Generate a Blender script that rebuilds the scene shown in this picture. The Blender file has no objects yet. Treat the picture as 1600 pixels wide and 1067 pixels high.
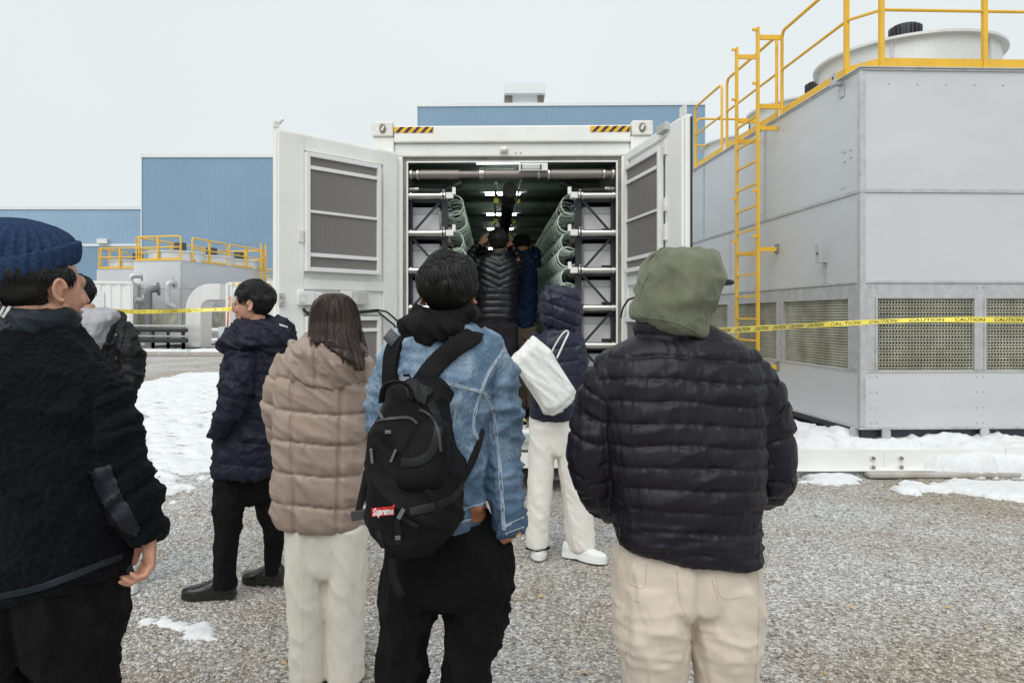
import bpy, bmesh, math, random
import numpy as np
from mathutils import Vector, Matrix, noise as mnoise
from mathutils.bvhtree import BVHTree
random.seed(7); RNG = np.random.default_rng(7)
R = math.radians
SC = bpy.context.scene
COL = SC.collection
# ------------------------------------------------------------ camera, sky, sun, exposure
CX, CY, F, CH = 750.0, 495.0, 1100.0, 1.55      # principal point (photo pixels), focal length in pixels, eye height
cam = bpy.data.cameras.new("camera"); camo = bpy.data.objects.new("camera", cam); COL.objects.link(camo)
cam.sensor_width = 36; cam.lens = F/1600*36; cam.clip_end = 2000; cam.clip_start = 0.05
cam.shift_x = (800-CX)/1600; cam.shift_y = -(533.5-CY)/1600
camo.location = (0, 0, CH); camo.rotation_euler = (R(90), 0, 0)
SC.camera = camo
W = bpy.data.worlds.new("World"); SC.world = W; W.use_nodes = True
nt = W.node_tree; nt.nodes.clear()
out = nt.nodes.new("ShaderNodeOutputWorld"); bg = nt.nodes.new("ShaderNodeBackground")
sky = nt.nodes.new("ShaderNodeTexSky"); sky.sky_type = 'NISHITA'; sky.sun_disc = False
SUN_EL, SUN_AZ = R(52), R(200)
sky.sun_elevation = SUN_EL; sky.sun_rotation = SUN_AZ
mx = nt.nodes.new("ShaderNodeMix"); mx.data_type = 'RGBA'
tc = nt.nodes.new("ShaderNodeTexCoord"); nz = nt.nodes.new("ShaderNodeTexNoise")
nz.inputs['Scale'].default_value = 1.6; nz.inputs['Detail'].default_value = 3
cr = nt.nodes.new("ShaderNodeValToRGB")
cr.color_ramp.elements[0].position = .3; cr.color_ramp.elements[0].color = (6.05, 6.5, 6.65, 1)
cr.color_ramp.elements[1].position = .7; cr.color_ramp.elements[1].color = (6.5, 6.9, 7.0, 1)
nt.links.new(tc.outputs['Generated'], nz.inputs['Vector']); nt.links.new(nz.outputs['Fac'], cr.inputs['Fac'])
mx.inputs['Factor'].default_value = 0.97
nt.links.new(sky.outputs[0], mx.inputs[6]); nt.links.new(cr.outputs[0], mx.inputs[7])
nt.links.new(mx.outputs[2], bg.inputs['Color']); bg.inputs['Strength'].default_value = 0.1
nt.links.new(bg.outputs[0], out.inputs[0])
sl = bpy.data.lights.new("sun", 'SUN'); sl.energy = 1.5; sl.angle = R(50); sl.color = (1, .97, .93)
so = bpy.data.objects.new("sun", sl); COL.objects.link(so)
d = Vector((math.sin(SUN_AZ)*math.cos(SUN_EL), math.cos(SUN_AZ)*math.cos(SUN_EL), math.sin(SUN_EL)))
so.rotation_euler = d.to_track_quat('Z', 'Y').to_euler(); so.location = (0, -5, 12)
SC.view_settings.view_transform = 'Standard'; SC.view_settings.look = 'None'
SC.view_settings.exposure = 0.36; SC.view_settings.gamma = 1
SC.cycles.max_bounces = 6; SC.cycles.use_denoising = True

# ------------------------------------------------------------ helpers
def s2(y): return F/y
def pt(px, py, s):
    return Vector(((px-CX)/s, F/s, CH-(py-CY)/s))
def ray(px, py): return Vector(((px-CX)/F, 1, -(py-CY)/F))
CAMP = Vector((0, 0, CH))
def onplane(px, py, P, n):
    d = ray(px, py); t = (P-CAMP).dot(n)/d.dot(n); return CAMP+d*t
def ground(px, py, z=0): return onplane(px, py, Vector((0, 0, z)), Vector((0, 0, 1)))

def tag(o, label=None, cat=None, group=None, kind=None):
    if label: o['label'] = label
    if cat: o['category'] = cat
    if group: o['group'] = group
    if kind: o['kind'] = kind
    return o
def empty(name, loc=(0, 0, 0), rz=0, label=None, cat=None, group=None):
    o = bpy.data.objects.new(name, None); COL.objects.link(o)
    o.location = loc; o.rotation_euler = (0, 0, rz); o.empty_display_size = .1
    return tag(o, label, cat, group)
def kids(o): return [c for c in COL.objects if c.parent == o]
def dup(o, parent=None, loc=None, rz=None):
    c = o.copy(); COL.objects.link(c)
    if parent: c.parent = parent
    if loc is not None: c.location = loc
    if rz is not None: c.rotation_euler = (0, 0, rz)
    for ch in [k for k in list(COL.objects) if k.parent == o]: dup(ch, c)
    return c

class MB:
    def __init__(s): s.v = []; s.f = []; s.u = {}
    def add(s, vs, fs):
        b = len(s.v); s.v += [tuple(v) for v in vs]; s.f += [tuple(b+i for i in f) for f in fs]; return s
    def bx(s, x0, x1, y0, y1, z0, z1):
        return s.add([(x0,y0,z0),(x1,y0,z0),(x1,y1,z0),(x0,y1,z0),(x0,y0,z1),(x1,y0,z1),(x1,y1,z1),(x0,y1,z1)],
            [(0,3,2,1),(4,5,6,7),(0,1,5,4),(1,2,6,5),(2,3,7,6),(3,0,4,7)])
    def obox(s, c, ax, ay, az):          # centre and three half-axis vectors
        c = Vector(c); ax = Vector(ax); ay = Vector(ay); az = Vector(az)
        vs = [c+ax*i+ay*j+az*k for k in (-1,1) for j in (-1,1) for i in (-1,1)]
        return s.add(vs, [(0,2,3,1),(4,5,7,6),(0,1,5,4),(1,3,7,5),(3,2,6,7),(2,0,4,6)])
    def bar(s, a, b, w, h=None, up=(0,0,1)):
        a = Vector(a); b = Vector(b); d = b-a; h = h or w
        u = Vector(up); x = d.cross(u)
        if x.length < 1e-4: x = d.cross(Vector((0,1,0)))
        x.normalize(); z = x.cross(d).normalized()
        return s.obox((a+b)/2, x*w/2, d/2, z*h/2)
    def tube(s, pts, r, n=8, cap=True, flat=None, closed=False):
        pts = [Vector(p) for p in pts]; m = len(pts)
        rr = r if hasattr(r, '__len__') else [r]*m
        t0 = (pts[1]-pts[0]).normalized()
        nrm = t0.orthogonal().normalized() if flat is None else (Vector(flat)-t0*t0.dot(Vector(flat))).normalized()
        vs = []; prev = t0
        for i, p in enumerate(pts):
            if i == 0: t = t0
            elif i == m-1: t = (pts[i]-pts[i-1]).normalized()
            else: t = (pts[i+1]-pts[i-1]).normalized()
            q = prev.rotation_difference(t); nrm = q @ nrm; nrm = (nrm-t*t.dot(nrm)).normalized(); prev = t
            bn = t.cross(nrm); ri = rr[i]
            ra, rb = (ri if hasattr(ri, '__len__') else (ri, ri))
            for k in range(n):
                a = 2*math.pi*k/n
                vs.append(p+nrm*(ra*math.cos(a))+bn*(rb*math.sin(a)))
        fs = []
        for i in range(m-1):
            for k in range(n):
                k2 = (k+1) % n
                fs.append((i*n+k, i*n+k2, (i+1)*n+k2, (i+1)*n+k))
        if cap: fs += [tuple(range(n))[::-1], tuple((m-1)*n+k for k in range(n))]
        return s.add(vs, fs)
    def cyl(s, a, b, r, n=16, r2=None): return s.tube([a, b], [r, r2 if r2 is not None else r], n)
    def prism(s, pts, off):
        n = len(pts); off = Vector(off); pts = [Vector(p) for p in pts]
        return s.add(pts+[p+off for p in pts], [tuple(range(n))[::-1], tuple(range(n, 2*n))]+[(i, (i+1)%n, n+(i+1)%n, n+i) for i in range(n)])
    def quad(s, a, b, c, d): return s.add([a, b, c, d], [(0,1,2,3)])
    def sphere(s, c, r, n=10, m=7):
        c = Vector(c); rx, ry, rz = r if hasattr(r, '__len__') else (r, r, r)
        vs = [c+Vector((0,0,-rz))]
        for i in range(1, m):
            ph = -math.pi/2+math.pi*i/m
            for k in range(n):
                a = 2*math.pi*k/n; vs.append(c+Vector((rx*math.cos(ph)*math.cos(a), ry*math.cos(ph)*math.sin(a), rz*math.sin(ph))))
        vs.append(c+Vector((0,0,rz)))
        fs = [(0, 1+(k+1)%n, 1+k) for k in range(n)]
        for i in range(m-2):
            for k in range(n): fs.append((1+i*n+k, 1+i*n+(k+1)%n, 1+(i+1)*n+(k+1)%n, 1+(i+1)*n+k))
        e = len(vs)-1; b = 1+(m-2)*n
        fs += [(e, b+k, b+(k+1)%n) for k in range(n)]
        return s.add(vs, fs)
    def mesh(s, name):
        me = bpy.data.meshes.new(name); me.from_pydata(s.v, [], s.f); me.update()
        bm = bmesh.new(); bm.from_mesh(me); bmesh.ops.recalc_face_normals(bm, faces=bm.faces); bm.to_mesh(me); bm.free()
        return me
    def build(s, name, m, parent=None, smooth=False, bevel=0, seg=2):
        me = s.mesh(name); o = bpy.data.objects.new(name, me); COL.objects.link(o)
        if m: me.materials.append(m)
        if smooth:
            me.polygons.foreach_set('use_smooth', [True]*len(me.polygons))
            if smooth == 'auto':
                try: me.set_sharp_from_angle(angle=R(40))
                except Exception: pass
        if parent: o.parent = parent
        if bevel:
            md = o.modifiers.new('bevel', 'BEVEL'); md.width = bevel; md.segments = seg; md.limit_method = 'ANGLE'; md.angle_limit = R(40)
        return o

def _each(s, name, m, parent=None, **kw):
    """every connected piece becomes its own object"""
    n = len(s.v); par = list(range(n))
    def find(a):
        while par[a] != a: par[a] = par[par[a]]; a = par[a]
        return a
    for f in s.f:
        r = find(f[0])
        for i in f[1:]: par[find(i)] = r
    grp = {}
    for f in s.f: grp.setdefault(find(f[0]), []).append(f)
    first = None
    for fs in grp.values():
        ids = sorted({i for f in fs for i in f}); mp = {i: k for k, i in enumerate(ids)}
        q = MB(); q.v = [s.v[i] for i in ids]; q.f = [tuple(mp[i] for i in f) for f in fs]; o = q.build(name, m, parent, **kw)
        first = first or o
    return first
MB.build_each = _each

# numpy value noise -------------------------------------------------------
def _h(ix, iy, iz, seed):
    n = (ix*374761393 + iy*668265263 + iz*2147483647 + seed*974711) & 0xffffffff
    n = ((n ^ (n >> 13))*1274126177) & 0xffffffff
    n = ((n ^ (n >> 16))*2246822519) & 0xffffffff
    return ((n ^ (n >> 15)) & 0xffff)/65535.0*2-1
_ROT = np.array(Matrix.Rotation(.6, 3, Vector((.4, .7, .59))))
def vn(p, sc=1.0, seed=0):
    q = (np.asarray(p)*np.asarray(sc)) @ _ROT; i = np.floor(q).astype(np.int64); g = q-i; f = g*g*g*(g*(g*6-15)+10); r = 0
    for dx in (0, 1):
        for dy in (0, 1):
            for dz in (0, 1):
                w = (f[:,0] if dx else 1-f[:,0])*(f[:,1] if dy else 1-f[:,1])*(f[:,2] if dz else 1-f[:,2])
                h = _h(i[:,0]+dx, i[:,1]+dy, i[:,2]+dz, seed); a = h*math.pi; c = ((h*977.3) % 2)-1; s_ = np.sqrt(1-c*c)
                r = r+w*((g[:,0]-dx)*np.cos(a)*s_+(g[:,1]-dy)*np.sin(a)*s_+(g[:,2]-dz)*c)
    return (r*1.7).clip(-1, 1)
def fbm(p, sc=1.0, seed=0, oc=3):
    p = np.asarray(p)*np.asarray(sc); r = 0; a = 1; t = 0
    for k in range(oc): r = r+a*vn(p*(2**k)+k*7.3, 1, seed+k); t += a; a *= .5
    return r/t
def ridge(p, sc=1.0, seed=0, oc=2):      # sharp creases, 0..1
    p = np.asarray(p)*np.asarray(sc); r = 0; a = 1; t = 0
    for k in range(oc): r = r+a*(1-np.abs(vn(p*(2**k)+k*3.1, 1, seed+k))*2).clip(0, 1); t += a; a *= .5
    return r/t

# materials ----------------------------------------------------------------
def mat(name, col, rough=.6, metal=0.0, var=.12, vs=6.0, bump=0.0, bs=60.0, tint=None, spec=None, emit=None, coat=0, sheen=0, dirt=None, ds=2.0, stretch=None, bdist=.01, alpha=None, detail=4):
    m = bpy.data.materials.new(name); m.use_nodes = True; t = m.node_tree; N = t.nodes; L = t.links
    b = N['Principled BSDF']; b.inputs['Roughness'].default_value = rough; b.inputs['Metallic'].default_value = metal
    if spec is not None: b.inputs['Specular IOR Level'].default_value = spec
    if coat: b.inputs['Coat Weight'].default_value = coat; b.inputs['Coat Roughness'].default_value = .2
    if sheen: b.inputs['Sheen Weight'].default_value = sheen; b.inputs['Sheen Roughness'].default_value = .4
    co = N.new('ShaderNodeTexCoord'); mp = N.new('ShaderNodeMapping'); L.new(co.outputs['Object'], mp.inputs[0])
    if stretch: mp.inputs['Scale'].default_value = stretch
    n1 = N.new('ShaderNodeTexNoise'); n1.inputs['Scale'].default_value = vs; n1.inputs['Detail'].default_value = detail; L.new(mp.outputs[0], n1.inputs['Vector'])
    r1 = N.new('ShaderNodeValToRGB'); c = np.array(col); k2 = np.array(tint) if tint is not None else c
    r1.color_ramp.elements[0].position = .3; r1.color_ramp.elements[1].position = .7
    r1.color_ramp.elements[0].color = (*(c*(1-var)).clip(0, 1), 1); r1.color_ramp.elements[1].color = (*(k2*(1+var)).clip(0, 1), 1)
    L.new(n1.outputs['Fac'], r1.inputs['Fac']); last = r1.outputs[0]
    if dirt is not None:
        n2 = N.new('ShaderNodeTexNoise'); n2.inputs['Scale'].default_value = ds; n2.inputs['Detail'].default_value = 8; n2.inputs['Roughness'].default_value = .7
        L.new(mp.outputs[0], n2.inputs['Vector'])
        r2 = N.new('ShaderNodeValToRGB'); r2.color_ramp.elements[0].position = .52; r2.color_ramp.elements[1].position = .78
        r2.color_ramp.elements[0].color = (0,0,0,1); r2.color_ramp.elements[1].color = (.7,.7,.7,1)
        L.new(n2.outputs['Fac'], r2.inputs['Fac'])
        mm = N.new('ShaderNodeMix'); mm.data_type = 'RGBA'; L.new(r2.outputs[0], mm.inputs[0]); L.new(last, mm.inputs[6]); mm.inputs[7].default_value = (*dirt, 1)
        last = mm.outputs[2]
    L.new(last, b.inputs['Base Color'])
    rr = N.new('ShaderNodeMapRange'); rr.inputs[3].default_value = max(0, rough-.08); rr.inputs[4].default_value = min(1, rough+.08)
    L.new(n1.outputs['Fac'], rr.inputs[0]); L.new(rr.outputs[0], b.inputs['Roughness'])
    if bump:
        n3 = N.new('ShaderNodeTexNoise'); n3.inputs['Scale'].default_value = bs; n3.inputs['Detail'].default_value = 5; L.new(mp.outputs[0], n3.inputs['Vector'])
        bb = N.new('ShaderNodeBump'); bb.inputs['Strength'].default_value = bump; bb.inputs['Distance'].default_value = bdist
        L.new(n3.outputs['Fac'], bb.inputs['Height']); L.new(bb.outputs[0], b.inputs['Normal'])
    if emit: b.inputs['Emission Color'].default_value = (*emit[:3], 1); b.inputs['Emission Strength'].default_value = emit[3]
    m['b'] = 1
    return m
def nodes(m): return m.node_tree.nodes, m.node_tree.links, m.node_tree.nodes['Principled BSDF']
# ------------------------------------------------------------ materials of the place
M = {}
M['white'] = mat('white_paint', (.84,.84,.81), .5, var=.03, vs=3, dirt=(.72,.70,.65), ds=3.5, bump=.06, bs=25)
M['white2'] = mat('white_paint_clean', (.80,.81,.80), .45, var=.02)
M['cast'] = mat('casting_white', (.76,.75,.71), .6, var=.08, vs=20, dirt=(.4,.33,.27), ds=14, bump=.2, bs=80)
M['grime'] = mat('door_seal_grime', (.20,.19,.165), .7, var=.3, vs=8)
M['black'] = mat('black_rubber', (.02,.02,.02), .55, var=.2)
M['dark'] = mat('dark_steel', (.035,.038,.045), .45, metal=.3, var=.2)
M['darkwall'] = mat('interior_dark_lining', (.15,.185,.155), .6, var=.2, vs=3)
M['yellow'] = mat('yellow_paint', (.80,.47,.035), .45, var=.06, vs=5, dirt=(.55,.38,.10), ds=9)
M['steel'] = mat('stainless', (.62,.60,.57), .3, metal=1, var=.06, vs=12)
M['flex'] = mat('braided_steel', (.30,.27,.25), .45, metal=.8, var=.2, vs=120, bump=.5, bs=400, bdist=.003)
M['galv'] = mat('galvanized_sheet', (.62,.63,.645), .42, metal=.3, var=.035, vs=1.6, dirt=(.55,.56,.56), ds=1.3, bump=.05, bs=4, stretch=(.5,.5,1.6))
M['galvedge'] = mat('galvanized_edge', (.52,.53,.54), .42, metal=.4, var=.12, vs=9, dirt=(.36,.34,.31), ds=12)
M['galvside'] = M['galv']
M['shroud'] = mat('fan_shroud_pale', (.70,.72,.72), .45, metal=.2, var=.05, vs=3, dirt=(.5,.5,.48), ds=3)
M['motor'] = mat('motor_black', (.06,.065,.08), .5, var=.3)
M['bluewall'] = mat('blue_cladding', (.225,.35,.48), .5, var=.06, vs=.15)
M['blueband'] = mat('pale_blue_cladding', (.30,.44,.58), .5, var=.06, vs=.2)
M['trim'] = mat('white_trim', (.72,.75,.76), .5, var=.04)
M['conc'] = mat('concrete', (.42,.40,.37), .85, var=.15, vs=4, bump=.3, bs=30, dirt=(.30,.25,.19), ds=3)
M['snow'] = mat('snow', (.72,.74,.755), .75, var=.03, vs=4, dirt=(.55,.53,.49), ds=5, bump=.5, bs=22, bdist=.02, spec=.3)
M['hose'] = mat('pale_green_hose', (.56,.66,.57), .35, var=.1, vs=20)
M['bluecable'] = mat('blue_cable', (.03,.14,.35), .4)
M['case'] = mat('grey_server_case', (.74,.73,.75), .45, var=.04, vs=6)
M['lamp'] = mat('lamp_tube', (.9,.95,.9), .4, emit=(.86,1,.88,20))
M['tagy'] = mat('yellow_tag', (.80,.70,.05), .5)
M['orange'] = mat('orange_conduit', (.75,.16,.04), .5)
M['gbox'] = mat('grey_plastic', (.50,.51,.48), .5, var=.05)
M['chrome'] = M['steel']
for k in ('bluewall', 'blueband'):      # vertical ribs of the cladding
    N, L, b = nodes(M[k]); co = N.new('ShaderNodeTexCoord'); w = N.new('ShaderNodeTexWave'); w.wave_type = 'BANDS'; w.bands_direction = 'X'
    w.inputs['Scale'].default_value = 1.6; w.inputs['Distortion'].default_value = 0
    L.new(co.outputs['Object'], w.inputs['Vector']); bb = N.new('ShaderNodeBump'); bb.inputs['Strength'].default_value = .8; bb.inputs['Distance'].default_value = .05
    L.new(w.outputs['Fac'], bb.inputs['Height']); L.new(bb.outputs[0], b.inputs['Normal'])
def mesh_mat(name, ca, cb, sx, sz, bumpd, kind='hole'):
    m = mat(name, ca, .6); N, L, b = nodes(m)
    co = N.new('ShaderNodeTexCoord'); mp = N.new('ShaderNodeMapping'); mp.inputs['Scale'].default_value = (sx, sx, sz); L.new(co.outputs['Object'], mp.inputs[0])
    vo = N.new('ShaderNodeTexVoronoi'); vo.inputs['Scale'].default_value = 1; vo.inputs['Randomness'].default_value = 0 if kind == 'hole' else .25
    L.new(mp.outputs[0], vo.inputs['Vector'])
    r = N.new('ShaderNodeValToRGB'); r.color_ramp.elements[0].position = .25; r.color_ramp.elements[1].position = .5
    r.color_ramp.elements[0].color = (*cb, 1); r.color_ramp.elements[1].color = (*ca, 1)
    L.new(vo.outputs['Distance'], r.inputs['Fac']); L.new(r.outputs[0], b.inputs['Base Color'])
    return m
M['mesh'] = mesh_mat('door_mesh', (.235,.22,.21), (.06,.06,.06), 110, 110, .002)

# ------------------------------------------------------------ ground (one sheet) and gravel
def gravel_mat(name, near=True):
    m = mat(name, (.3,.3,.3), .85); N, L, b = nodes(m)
    co = N.new('ShaderNodeTexCoord')
    def vor(sc):
        v = N.new('ShaderNodeTexVoronoi'); v.inputs['Scale'].default_value = sc; L.new(co.outputs['Object'], v.inputs['Vector']); return v
    v1 = vor(70); v2 = vor(32)
    def sep(v):
        s = N.new('ShaderNodeSeparateColor'); L.new(v.outputs['Color'], s.inputs[0]); return s
    s1 = sep(v1)
    r = N.new('ShaderNodeValToRGB'); e = r.color_ramp.elements
    e[0].position = 0; e[0].color = (.23,.22,.205,1); e[1].position = 1; e[1].color = (.80,.80,.80,1)
    for p, c in ((.25,(.32,.31,.29,1)), (.6,(.47,.46,.445,1)), (.85,(.62,.62,.61,1))):
        x = e.new(p); x.color = c
    L.new(s1.outputs[0], r.inputs['Fac'])
    # broad patches: sandy brown and frosty pale
    n1 = N.new('ShaderNodeTexNoise'); n1.inputs['Scale'].default_value = .55; n1.inputs['Detail'].default_value = 6; n1.inputs['Roughness'].default_value = .62; L.new(co.outputs['Object'], n1.inputs['Vector'])
    r2 = N.new('ShaderNodeValToRGB'); e2 = r2.color_ramp.elements; e2[0].position = .40; e2[0].color = (.80,.73,.64,1); e2[1].position = .60; e2[1].color = (1.05,1.06,1.08,1); x2 = e2.new(.5); x2.color = (.93,.90,.86,1)
    L.new(n1.outputs['Fac'], r2.inputs['Fac'])
    mu = N.new('ShaderNodeMix'); mu.data_type = 'RGBA'; mu.blend_type = 'MULTIPLY'; mu.inputs[0].default_value = 1
    L.new(r.outputs[0], mu.inputs[6]); L.new(r2.outputs[0], mu.inputs[7])
    L.new(mu.outputs[2], b.inputs['Base Color'])
    bb = N.new('ShaderNodeBump'); bb.inputs['Strength'].default_value = .9; bb.inputs['Distance'].default_value = .012; bb.invert = True
    ad = N.new('ShaderNodeMath'); L.new(v1.outputs['Distance'], ad.inputs[0]); L.new(v2.outputs['Distance'], ad.inputs[1])
    L.new(ad.outputs[0], bb.inputs['Height']); L.new(bb.outputs[0], b.inputs['Normal'])
    return m
M['ground'] = gravel_mat('gravel_ground')
def sheet(name, xs, ys, hf, m, kind='structure'):
    X, Y = np.meshgrid(xs, ys); P = np.stack([X.ravel(), Y.ravel(), 0*X.ravel()], 1); P[:,2] = hf(P)
    nx = len(xs); ny = len(ys)
    i = np.arange(nx*ny).reshape(ny, nx); q = np.stack([i[:-1,:-1], i[:-1,1:], i[1:,1:], i[1:,:-1]], -1).reshape(-1, 4)
    me = bpy.data.meshes.new(name); me.from_pydata(P.tolist(), [], q.tolist()); me.update()
    me.polygons.foreach_set('use_smooth', [True]*len(me.polygons)); me.materials.append(m)
    o = bpy.data.objects.new(name, me); COL.objects.link(o); tag(o, kind=kind); return o
def ghf(P):
    d = np.sqrt(P[:,0]**2+(P[:,1]-4)**2); k = (1-d/40).clip(0, 1)
    return (fbm(P, 1.3, 3)*.018+fbm(P, 6.0, 5)*.006-.012)*k
xs = np.concatenate([[-600,-200,-80,-40,-20], np.linspace(-9, 9, 180), [20,40,80,200,600]])
ys = np.concatenate([[-300,-60,-20,-6], np.linspace(-2, 14, 170), [20,30,45,80,200,700]])
sheet('ground', xs, ys, ghf, M['ground'])
tag(COL.objects['ground'], 'grey and sandy crushed gravel yard underfoot')

# loose stones lying on the ground near the camera
def stones():
    n = 95000
    y = 2.75+4.6*RNG.random(n)**1.25; x = (RNG.random(n)-.48)*(1.75*y+.8)
    keep = ~((y > 6.35) & (x > -1.0) & (x < 1.6)); x = x[keep]; y = y[keep]
    P = np.stack([x, y, 0*x], 1); dn = fbm(P, 1.1, 11); k = RNG.random(len(x)) < (.72+dn*.6).clip(.25, 1); P = P[k]; n = len(P)
    P[:,2] = ghf(P)
    base = np.array([(1,0,0),(-1,0,0),(0,1,0),(0,-1,0),(0,0,1),(0,0,-1)], float)
    fb = np.array([(0,2,4),(2,1,4),(1,3,4),(3,0,4),(2,0,5),(1,2,5),(3,1,5),(0,3,5)])
    r = .0030+.0075*RNG.random(n)**2.6; r[RNG.random(n) < .012] *= 1.9
    V = base[None]*(.65+.7*RNG.random((n,6,3))) + (RNG.random((n,6,3))-.5)*.5
    V *= r[:,None,None]; V[:,:,2] *= .7
    a = RNG.random(n)*6.28; c, s = np.cos(a), np.sin(a); X = V[:,:,0]*c[:,None]-V[:,:,1]*s[:,None]; Y = V[:,:,0]*s[:,None]+V[:,:,1]*c[:,None]
    V[:,:,0] = X; V[:,:,1] = Y; V += P[:,None,:]; V[:,:,2] += (r*.25)[:,None]
    Fs = fb[None]+6*np.arange(n)[:,None,None]
    me = bpy.data.meshes.new('gravel_stones'); nv = n*6; nf = n*8
    me.vertices.add(nv); me.vertices.foreach_set('co', V.reshape(-1)); me.loops.add(nf*3); me.loops.foreach_set('vertex_index', Fs.reshape(-1).astype(np.int32))
    me.polygons.add(nf); me.polygons.foreach_set('loop_start', np.arange(0, nf*3, 3, dtype=np.int32)); me.polygons.foreach_set('loop_total', np.full(nf, 3, dtype=np.int32))
    me.update(calc_edges=True)
    at = me.attributes.new('tone', 'FLOAT', 'POINT'); at.data.foreach_set('value', np.repeat(RNG.random(n), 6).astype(np.float32))
    m = mat('loose_stone', (.3,.3,.3), .8); N, L, b = nodes(m); A = N.new('ShaderNodeAttribute'); A.attribute_name = 'tone'
    q = N.new('ShaderNodeValToRGB'); e = q.color_ramp.elements; e[0].color = (.21,.20,.19,1); e[1].color = (.84,.84,.84,1)
    for p, cc in ((.25,(.33,.31,.28,1)), (.5,(.49,.475,.455,1)), (.75,(.62,.62,.61,1)), (.90,(.78,.78,.78,1)), (.978,(.45,.30,.17,1)), (.986,(.55,.54,.52,1))):
        x_ = e.new(p); x_.color = cc
    L.new(A.outputs['Fac'], q.inputs['Fac'])
    co = N.new('ShaderNodeTexCoord'); n1 = N.new('ShaderNodeTexNoise'); n1.inputs['Scale'].default_value = .55; n1.inputs['Detail'].default_value = 6; n1.inputs['Roughness'].default_value = .62; L.new(co.outputs['Object'], n1.inputs['Vector'])
    r2 = N.new('ShaderNodeValToRGB'); e2 = r2.color_ramp.elements; e2[0].position = .40; e2[0].color = (.80,.73,.64,1); e2[1].position = .60; e2[1].color = (1.05,1.06,1.08,1); x2 = e2.new(.5); x2.color = (.93,.90,.86,1)
    L.new(n1.outputs['Fac'], r2.inputs['Fac']); mu = N.new('ShaderNodeMix'); mu.data_type = 'RGBA'; mu.blend_type = 'MULTIPLY'; mu.inputs[0].default_value = 1
    L.new(q.outputs[0], mu.inputs[6]); L.new(r2.outputs[0], mu.inputs[7]); L.new(mu.outputs[2], b.inputs['Base Color'])
    me.materials.append(m); o = bpy.data.objects.new('gravel_stones', me); COL.objects.link(o)
    tag(o, 'loose grey crushed stones scattered over the yard', 'gravel', kind='stuff')
stones()

# snow -----------------------------------------------------------------
def inpoly(P, poly):
    x, y = P[:,0], P[:,1]; c = np.zeros(len(P), bool); dmin = np.full(len(P), 1e9); n = len(poly)
    for i in range(n):
        x1, y1 = poly[i]; x2, y2 = poly[(i+1)%n]
        c ^= ((y1 > y) != (y2 > y)) & (x < (x2-x1)*(y-y1)/((y2-y1) or 1e-9)+x1)
        dx, dy = x2-x1, y2-y1; t = (((x-x1)*dx+(y-y1)*dy)/(dx*dx+dy*dy+1e-12)).clip(0, 1)
        dmin = np.minimum(dmin, np.hypot(x-x1-t*dx, y-y1-t*dy))
    return np.where(c, dmin, -dmin)
def snow(name, poly, res, hmax, rag, label, falloff=.25, extra=None, seed=1, holes=.0):
    poly = [(p[0], p[1]) for p in poly]
    a = np.array(poly); x0, y0 = a.min(0)-.25; x1, y1 = a.max(0)+.25
    xs = np.arange(x0, x1, res); ys = np.arange(y0, y1, res*1.0)
    X, Y = np.meshgrid(xs, ys); P = np.stack([X.ravel(), Y.ravel(), 0*X.ravel()], 1)
    d = inpoly(P, poly); d = d+fbm(P, 3.2, seed, 5)*rag+fbm(P, 14, seed+6, 4)*rag*.55
    if holes: near = ((6.2-P[:,1])/1.4).clip(0, 1); hs_ = fbm(P, (3.5, 5, 1), seed+20, 4)+fbm(P, 16, seed+21, 3)*.25; d = np.minimum(d, (.22-.15*near-hs_)*.5); tr_ = np.abs(fbm(P*np.array([1, 1, 1])+0, (.5, 1.1, 1), seed+30, 2)); d = np.where((tr_ < .010) & (fbm(P, 5, seed+31) > .0), -.02, d)
    h = hmax*(1-np.exp(-(d/falloff).clip(0, 9)*1.6))
    if extra is not None: h = h+extra(P)*(d > 0)*(d/falloff).clip(0, 1)
    h = h+(fbm(P, 9, seed+3)*.010+fbm(P, 2.2, seed+4)*.02*min(1, hmax*8))*(d > 0)*(d/.15).clip(0, 1)
    P[:,2] = ghf(P)+np.where(d > 0, h+.004, -.03)
    nx, ny = len(xs), len(ys); i = np.arange(nx*ny).reshape(ny, nx); q = np.stack([i[:-1,:-1], i[:-1,1:], i[1:,1:], i[1:,:-1]], -1).reshape(-1, 4)
    k = (d[q] > -res*1.5).any(1) & (P[q][:,:,2].max(1) > -.02); q = q[k]
    me = bpy.data.meshes.new(name); used = np.unique(q); mp_ = -np.ones(len(P), int); mp_[used] = np.arange(len(used))
    me.from_pydata(P[used].tolist(), [], mp_[q].tolist()); me.update(); me.polygons.foreach_set('use_smooth', [True]*len(me.polygons)); me.materials.append(M['snow'])
    o = bpy.data.objects.new(name, me); COL.objects.link(o); return tag(o, label, 'snow', kind='stuff')
G = lambda *a: [tuple(ground(x, y)[:2]) for x, y in a]
snow('snow_cover', G((120,600),(235,596),(300,583),(420,580),(430,650),(420,770),(345,738),(318,742),(290,765),(262,785),(236,772),(180,790),(100,740)), .035, .04, .55, 'thin patchy snow lying between the standing people on the left', .2, seed=4, holes=.5)
snow('snow_patch', G((224,966),(250,958),(285,968),(318,980),(312,989),(280,985),(240,978)), .012, .02, .14, 'small snow remnant on gravel near the black shoes', .06, seed=8)
snow('snow_patch', G((1252,752),(1262,738),(1330,736),(1330,752),(1290,758)), .015, .045, .18, 'low snow remnant below the left end of the white beam', .1, seed=14)
snow('snow_patch', G((1378,762),(1420,757),(1500,752),(1600,755),(1700,760),(1700,784),(1590,783),(1540,775),(1470,770),(1400,772)), .018, .045, .22, 'long snow tongue on gravel before the concrete pad', .09, seed=17)
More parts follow.
